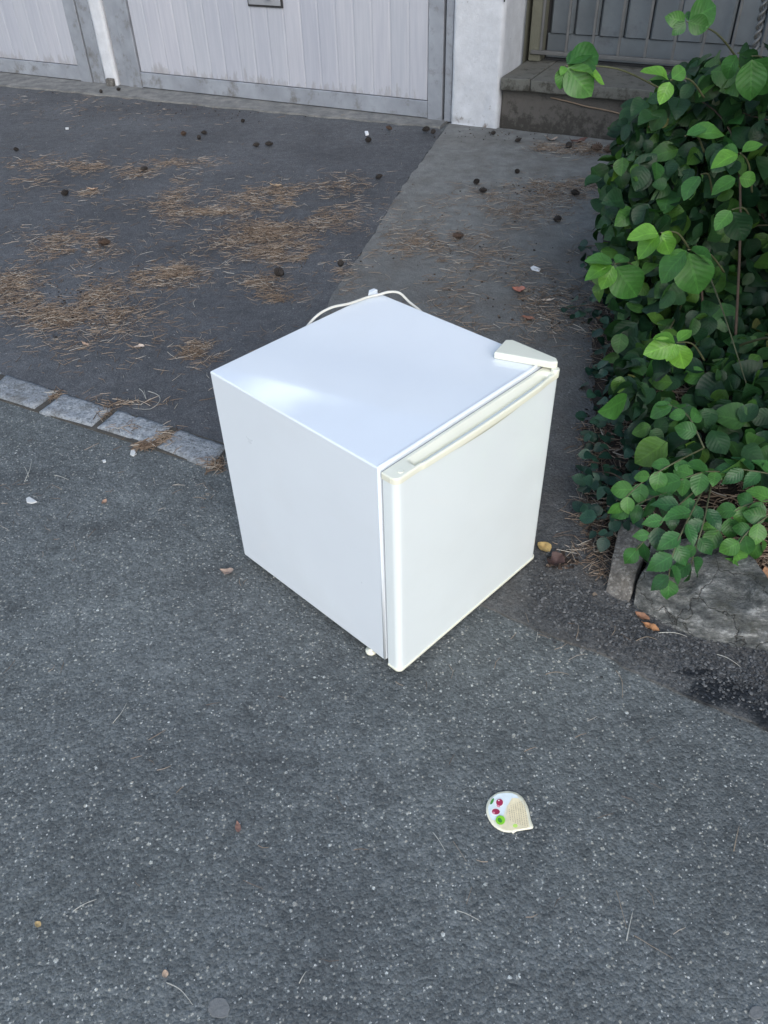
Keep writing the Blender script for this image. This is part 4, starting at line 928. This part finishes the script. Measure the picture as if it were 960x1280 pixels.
# dry leaves
def dry_leaf(px, py, ln, rot, col, lab, ratio=.55, curl=.35, z=None, fold=.3, lobes=0):
    n_, k = 9, 6; vs, fs = [], []; sd_ = px * .37
    for i in range(n_ + 1):
        t = i / n_; wd = ratio * .5 * math.sin(PI * min(1, t ** .8)) ** .8 if 0 < i < n_ else .012
        if lobes: wd *= 1 + .35 * math.sin(t * lobes * 2 * PI)
        for j in range(k + 1):
            u = j / k * 2 - 1; x = u * wd; y = t - .5; zz = fold * abs(u) * wd * 1.6 + curl * (t - .5) ** 2 * 1.3 + .06 * noise.noise(Vector((x * 5 + sd_, y * 5, 0))) * 2
            vs.append((x * ln, y * ln, zz * ln))
    mn = min(v[2] for v in vs); vs = [(a, b, c - mn) for a, b, c in vs]
    for i in range(n_):
        for j in range(k): a = i * (k + 1) + j; fs.append((a, a + 1, a + k + 2, a + k + 1))
    nb = len(vs); vs += [(a, b, c + .0006) for a, b, c in vs]; fs += [tuple(nb + a for a in reversed(f)) for f in fs[:n_ * k]]
    o = mesh('dry_leaf', vs, fs, leafmat('dry_leaf_' + str(px), col), None, True); p = un(px, py, 0 if z is None else z)
    zz = z if z is not None else (.0105 if p.x > .3 or py < 400 else .0015)
    if p.x > .5: zz = max(zz, bed_z(p.x, p.y) + .004)
    o.location = (p.x, p.y, zz); o.rotation_euler = (random.uniform(-.08, .08), random.uniform(-.08, .08), rot)
    tag(o, lab, 'dead leaf', 'dead leaves lying about'); return o
dry_leaf(285, 717, .034, 1.4, (.34, .25, .20), 'curled pale brown dead leaf on the road near the bottom edge of the fridge', .6, .9)
dry_leaf(679, 689, .040, .6, (.50, .34, .13), 'ochre yellow dead leaf touching the lower corner of the fridge door', .8, .2)
dry_leaf(692, 708, .045, 2.2, (.065, .035, .03), 'crumpled dark red-brown dead leaf between fridge and kerb stone', .8, 1.0, lobes=1.5)
dry_leaf(801, 776, .034, .9, (.26, .13, .075), 'dull brown dead leaf lying against the kerb rock', .55, .4)
dry_leaf(811, 789, .042, .8, (.42, .20, .09), 'bright rust brown dead leaf on the gravel in front of the kerb rock', .45, .3)
dry_leaf(298, 1035, .022, .25, (.24, .13, .10), 'small narrow reddish brown leaf alone on the open road', .45, .4)
dry_leaf(131, 629, .017, 2.5, (.32, .20, .14), 'tiny tan curled leaf on the road below the setts', .8, 1.0)
dry_leaf(174, 434, .036, 1.9, (.52, .42, .34), 'pale tan leaf on the driveway behind the setts', .6, .3, .006)
dry_leaf(107, 431, .034, .9, (.40, .27, .19), 'pinkish tan leaf at the lower tip of the largest needle drift', .4, .3, .006)
dry_leaf(648, 368, .050, 1.2, (.34, .14, .10), 'reddish crumpled leaf on the path below a white paper scrap', .8, .8)
dry_leaf(684, 380, .052, 1.5, (.46, .38, .31), 'pale shrivelled leaf on the path beside the creeper tip', .35, .6)
dry_leaf(752, 411, .050, 1.3, (.34, .20, .13), 'light brown leaf at the shrub foot above the fridge hinge', .5, .3)
dry_leaf(659, 403, .050, 1.2, (.20, .09, .06), 'dark rust leaf just behind the fridge top corner', .4, .4)
dry_leaf(906, 684, .045, .4, (.42, .20, .17), 'pinkish brown curled leaf on the soil above the kerb rock', .8, .9)
dry_leaf(955, 748, .070, .1, (.36, .19, .10), 'big orange-brown leaf at the picture edge behind the kerb rock', .8, .6)
dry_leaf(48, 1156, .013, 1.0, (.42, .30, .14), 'tiny yellowish leaf scrap at the lower corner of the road', .7, .3)
dry_leaf(207, 1218, .012, .4, (.50, .36, .26), 'tiny orange-tan leaf scrap above a pale round blotch', .8, .3)
dry_leaf(757, 560, .03, .4, (.16, .08, .06), 'small dark leaf among stalks at the shrub foot', .7, .8)
dry_leaf(722, 182, .10, 1.5, (.10, .05, .04), 'dark shrivelled leaf at the foot of the low wall', .5, .8)
dry_leaf(688, 178, .075, 1.4, (.30, .24, .2), 'pale curled leaf against the low wall', .4, .9)
dry_leaf(345, 233, .06, 1.5, (.38, .27, .17), 'tan leaf at the top of the middle needle drift', .4, .5, .006)
dry_leaf(116, 238, .055, 1.7, (.45, .30, .2), 'light orange leaf beside the cone with a stalk on the driveway', .4, .5, .006)
# pale scraps and blotches
def scrap(name, px, py, pts, z, h, mat, lab, cat, bev=.0006):
    c = un(px, py, z); o = prism(name, [tuple((un(x, y, z) - c)[:2]) for x, y in pts], 0, h, mat); o.location = (c.x, c.y, z); tag(o, lab, cat)
    if bev: bevel(o, bev, 1)
    bm = bmesh.new(); bm.from_mesh(o.data); bmesh.ops.recalc_face_normals(bm, faces=bm.faces); bm.to_mesh(o.data); bm.free(); return o
M_pale = simple('pale_stone', (.55, .56, .56), .7, .1, 200); M_paper = simple('white_paper', (.75, .76, .78), .8, .05, 60)
scrap('pebble', 38, 627, [(33, 624), (37, 622), (47, 628), (40, 630), (34, 629)], .0, .004, M_pale, 'white wedge-shaped pebble on the road below the setts', 'pebble')
scrap('pebble', 167, 567, [(164, 564), (168, 563), (171, 568), (167, 571), (163, 569)], .0, .004, M_pale, 'white squarish pebble just off the cracked sett', 'pebble')
scrap('pebble', 131, 577, [(128, 576), (132, 575), (133, 578), (129, 579)], .0, .003, M_pale, 'tiny white pebble below the setts', 'pebble')
scrap('pebble', 84, 516 - 355, [(82, 160), (86, 160), (86, 162), (82, 162)], .006, .004, M_pale, 'small white pebble on the driveway before the door', 'pebble')
scrap('paper_scrap', 670, 337, [(663, 335), (667, 333), (676, 337), (674, 340), (665, 338)], .011, .004, M_paper, 'small folded white paper scrap lying on the path', 'paper')
scrap('paper_scrap', 458, 168, [(456, 166), (460, 166), (461, 169), (457, 170)], .012, .01, M_paper, 'tiny white paper speck above a dark pine cone', 'paper')
c = un(799, 588, .09); o = mesh('plastic_scrap', [(-.008, 0, 0), (0, 0, -.014), (.009, 0, .001), (.001, .006, -.004)], [(0, 1, 3), (1, 2, 3), (3, 1, 0), (3, 2, 1)], M_paper); o.location = c; tag(o, 'glossy white v-shaped plastic scrap caught at the foot of the shrub', 'plastic scrap')
def disc(px, py, r, seed): return [(px + r * (1 + .16 * noise.noise(Vector((math.cos(a) * 2, math.sin(a) * 2, seed)))) * math.cos(a), py + r * .96 * (1 + .16 * noise.noise(Vector((math.cos(a) * 2, math.sin(a) * 2, seed)))) * math.sin(a)) for a in [2 * PI * k / 28 for k in range(28)]]
M_gum = simple('old_gum', (.155, .158, .158), .8, .15, 90, .4, 200)
scrap('chewing_gum', 274, 1260, disc(274, 1260, 13.5, 1), .0, .0016, M_gum, 'round pale grey trodden gum at the bottom of the road', 'chewing gum')
scrap('chewing_gum', 945, 1266, disc(945, 1266, 9, 4), .0, .0018, M_gum, 'faint grey trodden gum in the lower corner beyond the lid', 'chewing gum')
# single long needles and stalks on the open road
M_straw = simple('pale_straw', (.42, .41, .37), .7, .15, 90); M_straw2 = simple('brown_straw', (.24, .19, .14), .7, .2, 90)
def stalk(pts, r, lab, mat=M_straw, z=.0015, name='pine_needle'):
    q = [un(x, y, z) for x, y in pts]; c = q[0].copy(); path = smooth_path(q, 12)
    for i, v in enumerate(path): v.z = z + .003 * math.sin(PI * i / 12)
    o = tube(name, [v - c for v in path], lambda t: r * (1 - .6 * t), mat, None, 5); o.location = c; tag(o, lab, 'pine needle', 'single pine needles on the road')
stalk([(541, 1040), (549, 1052), (556, 1063)], .0008, 'straight pale needle below the foil lid, nearer to the lid tip')
stalk([(566, 1051), (574, 1064), (583, 1077)], .0006, 'thin needle beside the straight pale one below the foil lid', M_straw2)
stalk([(783, 1176), (786, 1160), (791, 1139)], .0010, 'short bright needle crossing a longer one at a sharp angle')
stalk([(770, 1113), (776, 1135), (783, 1160)], .0008, 'long thin needle met by the short bright one', M_straw2)
stalk([(792, 1169), (815, 1184), (841, 1198)], .0007, 'curved faint needle running on from the crossing needles', M_straw2)
stalk([(917, 1064), (920, 1048), (924, 1032)], .0010, 'reddish upright needle nearest the picture edge beyond the lid', M_straw2)
stalk([(571, 1138), (585, 1144), (601, 1152)], .0008, 'lone short needle between the lid and the crossing needles')
stalk([(93, 1138), (106, 1131), (121, 1124)], .0010, 'straight pale needle near the lower corner of the road opposite the lid')
stalk([(208, 1228), (226, 1238), (241, 1256)], .0009, 'bowed greyish needle above the round gum')
stalk([(374, 1229), (379, 1221), (383, 1214)], .0009, 'stubby pale needle to the side of the round gum')
stalk([(141, 904), (152, 892), (159, 878)], .0008, 'slender bent needle on the open road below the curled leaf')
stalk([(670, 776), (672, 790), (670, 802)], .0010, 'pale upright needle by the seam under the fridge door corner')
stalk([(770, 838), (777, 852), (778, 872)], .0009, 'curved needle on the coarse side of the seam below the rust leaf', M_straw2)
stalk([(823, 791), (843, 792), (859, 796)], .0011, 'pale horizontal stalk beside the rust brown leaf', M_straw, .011)
stalk([(795, 801), (808, 797), (822, 800)], .0010, 'short pale stalk under the rust brown leaf', M_straw2, .011)
stalk([(896, 818), (910, 824), (926, 834)], .0009, 'thin straw on the gravel before the kerb rock', M_straw, .011)
stalk([(682, 843), (695, 841), (711, 843)], .0010, 'short pale straw on the road below the seam', M_straw2)
stalk([(31, 602), (37, 590), (40, 576)], .0012, 'long prong of a forked pale twig beside the white wedge pebble', M_straw)
stalk([(36, 596), (33, 588), (30, 583)], .0010, 'short prong of a forked pale twig beside the white wedge pebble', M_straw)
stalk([(68, 594), (77, 597), (86, 600)], .0010, 'short pale needle between the forked twig and the tiny tan leaf', M_straw)
stalk([(174, 486), (179, 491), (183, 500), (180, 487)], .0012, 'hooked pale stalk on the driveway behind the setts', M_straw, .007)
stalk([(185, 489), (197, 494), (200, 502), (188, 512), (165, 510)], .0012, 'looping pale stalk on the driveway behind the setts', M_straw, .007)
# ------------------------------------------------------------------ the foil lid
lc = un(637, 1016); lid = empty('yoghurt_lid', lc); tag(lid, 'torn-off teardrop foil lid printed with red fruit and a green leaf on the road', 'foil lid')
def cr8(x, y): return 560 + x / 6, 960 + y / 6
lo = [(300, 250), (318, 226), (345, 205), (372, 190), (400, 182), (450, 178), (485, 182), (515, 192), (540, 210), (562, 232), (580, 260), (596, 292), (605, 320), (611, 350), (617, 380), (625, 408), (635, 432), (639, 448), (635, 460), (615, 465), (580, 469), (545, 474), (515, 479), (498, 489), (486, 498), (478, 488), (450, 488), (425, 485), (400, 478), (375, 466), (350, 450), (328, 428), (310, 400), (296, 370), (286, 340), (284, 305), (289, 275)]
lpts = [un(*cr8(*p)) - lc for p in lo]; cc = un(*cr8(450, 335)) - lc
M_foil = simple('printed_foil', (.80, .76, .60), .30, .08, 60, .6, 60)
def lid_z(p): return -.0002 + .0018 + .0016 * min(1, (Vector(p[:2]) - Vector(cc[:2])).length / .05) ** 2 + .0008 * noise.noise(Vector((p[0] * 60, p[1] * 60, 1)))
vs, fs = [Vector((cc.x, cc.y, lid_z(cc)))], []; nr = 6; n = len(lpts)
for k in range(1, nr + 1):
    for q in lpts:
        v = cc.lerp(q, k / nr); v.z = lid_z(v); vs.append(v)
for j in range(n): fs.append((0, 1 + (j + 1) % n, 1 + j))
for k in range(nr - 1):
    for j in range(n): j2 = (j + 1) % n; fs.append((1 + k * n + j, 1 + k * n + j2, 1 + (k + 1) * n + j2, 1 + (k + 1) * n + j))
lf = mesh('foil', vs, fs, M_foil, lid, True); sm_ = lf.modifiers.new('th', 'SOLIDIFY'); sm_.thickness = .0005
bm = bmesh.new(); bm.from_mesh(lf.data); bmesh.ops.recalc_face_normals(bm, faces=bm.faces); bm.to_mesh(lf.data); bm.free()
def decal(name, poly, mat, dz=.0006):
    pts = [un(*cr8(*p)) - lc for p in poly]; c_ = sum(pts, Vector()) / len(pts); vs = [Vector((c_.x, c_.y, lid_z(c_) + dz))]
    m_ = len(pts)
    for r_ in (.5, 1.0):
        for q in pts: v = c_.lerp(q, r_); v.z = lid_z(v) + dz; vs.append(v)
    fs = [(0, 1 + j, 1 + (j + 1) % m_) for j in range(m_)] + [(1 + j, 1 + m_ + j, 1 + m_ + (j + 1) % m_, 1 + (j + 1) % m_) for j in range(m_)]
    o = mesh(name, vs, fs, mat, lid, True)
    if o.data.polygons[0].normal.z < 0: o.data.flip_normals()
    return o
def ell(cx, cy, rx, ry, rot=0, n=18): return [(cx + rx * math.cos(a) * math.cos(rot) - ry * math.sin(a) * math.sin(rot), cy + rx * math.cos(a) * math.sin(rot) + ry * math.sin(a) * math.cos(rot)) for a in [2 * PI * k / n for k in range(n)]]
I_cream = simple('print_cream', (.80, .70, .47), .4, .12, 120); I_blue = simple('print_pale_blue', (.72, .79, .80), .4, .08, 70); I_red = simple('print_red', (.36, .02, .07), .35); I_pink = simple('print_pink', (.66, .25, .32), .35)
I_white = simple('print_white', (.85, .85, .84), .35); I_green = simple('print_green', (.24, .62, .03), .4); I_dgreen = simple('print_dark_green', (.05, .25, .03), .4); I_text = simple('print_brown', (.52, .42, .28), .5)
decal('printed_ground', [(450, 280), (480, 230), (530, 235), (570, 290), (592, 350), (606, 420), (612, 450), (540, 462), (460, 474), (400, 462), (380, 430), (430, 400), (440, 340)], I_cream, .0006)
decal('printed_sky', [(318, 262), (335, 228), (370, 202), (420, 193), (480, 196), (515, 212), (540, 245), (500, 262), (440, 285), (420, 350), (380, 400), (330, 395), (305, 350), (300, 300)], I_blue, .0004); decal('printed_leaf', ell(330, 258, 9, 26, .5), I_dgreen, .0011)
decal('printed_halo', ell(382, 268, 36, 33), I_white, .0009); decal('printed_halo', ell(354, 335, 38, 33), I_white, .0012)
decal('printed_fruit', ell(386, 265, 26, 26), I_red, .0014); decal('printed_fruit', ell(358, 335, 30, 22), I_red, .0016); decal('printed_highlight', ell(376, 293, 14, 8, .4), I_pink, .0018); decal('printed_highlight', ell(342, 345, 10, 9), I_pink, .0020); decal('printed_highlight', ell(380, 252, 6, 5), I_white, .002)
decal('printed_leaf', ell(392, 398, 36, 35), I_green, .0014); decal('printed_leaf', ell(388, 400, 20, 14, .9), I_dgreen, .0018); decal('printed_leaf', ell(503, 440, 18, 14), simple('print_lime', (.55, .78, .16), .4), .0012)
# lines of very small lettering running down the lid
random.seed(5)
V, Fc = [], []
for r_ in range(8):
    x0 = 452 + r_ * 17; y = 292 - r_ * 6 + (20 if r_ == 0 else 0); yend = 400 + r_ * 7
    while y < yend:
        hh = random.uniform(5, 13); a = un(*cr8(x0 + (y - 290) * .13, y)) - lc; b = un(*cr8(x0 + (y - 290) * .13 + 5, y)) - lc; c_ = un(*cr8(x0 + (y + hh - 290) * .13 + 5, y + hh)) - lc; d_ = un(*cr8(x0 + (y + hh - 290) * .13, y + hh)) - lc
        k = len(V)
        for q in (a, b, c_, d_): q.z = lid_z(q) + .0014; V.append(q)
        Fc.append((k, k + 3, k + 2, k + 1)); y += hh + random.uniform(3, 6)
for r_ in range(7):
    a = [un(*cr8(540 + r_ * 8 + dx, 456 - r_ * .6 + dy)) - lc for dx, dy in ((0, 0), (5, 0), (5, 4), (0, 4))]; k = len(V)
    for q in a: q.z = lid_z(q) + .0014; V.append(q)
    Fc.append((k, k + 3, k + 2, k + 1))
tx = mesh('printed_lettering', V, Fc, I_text, lid); tx['kind'] = 'stuff'
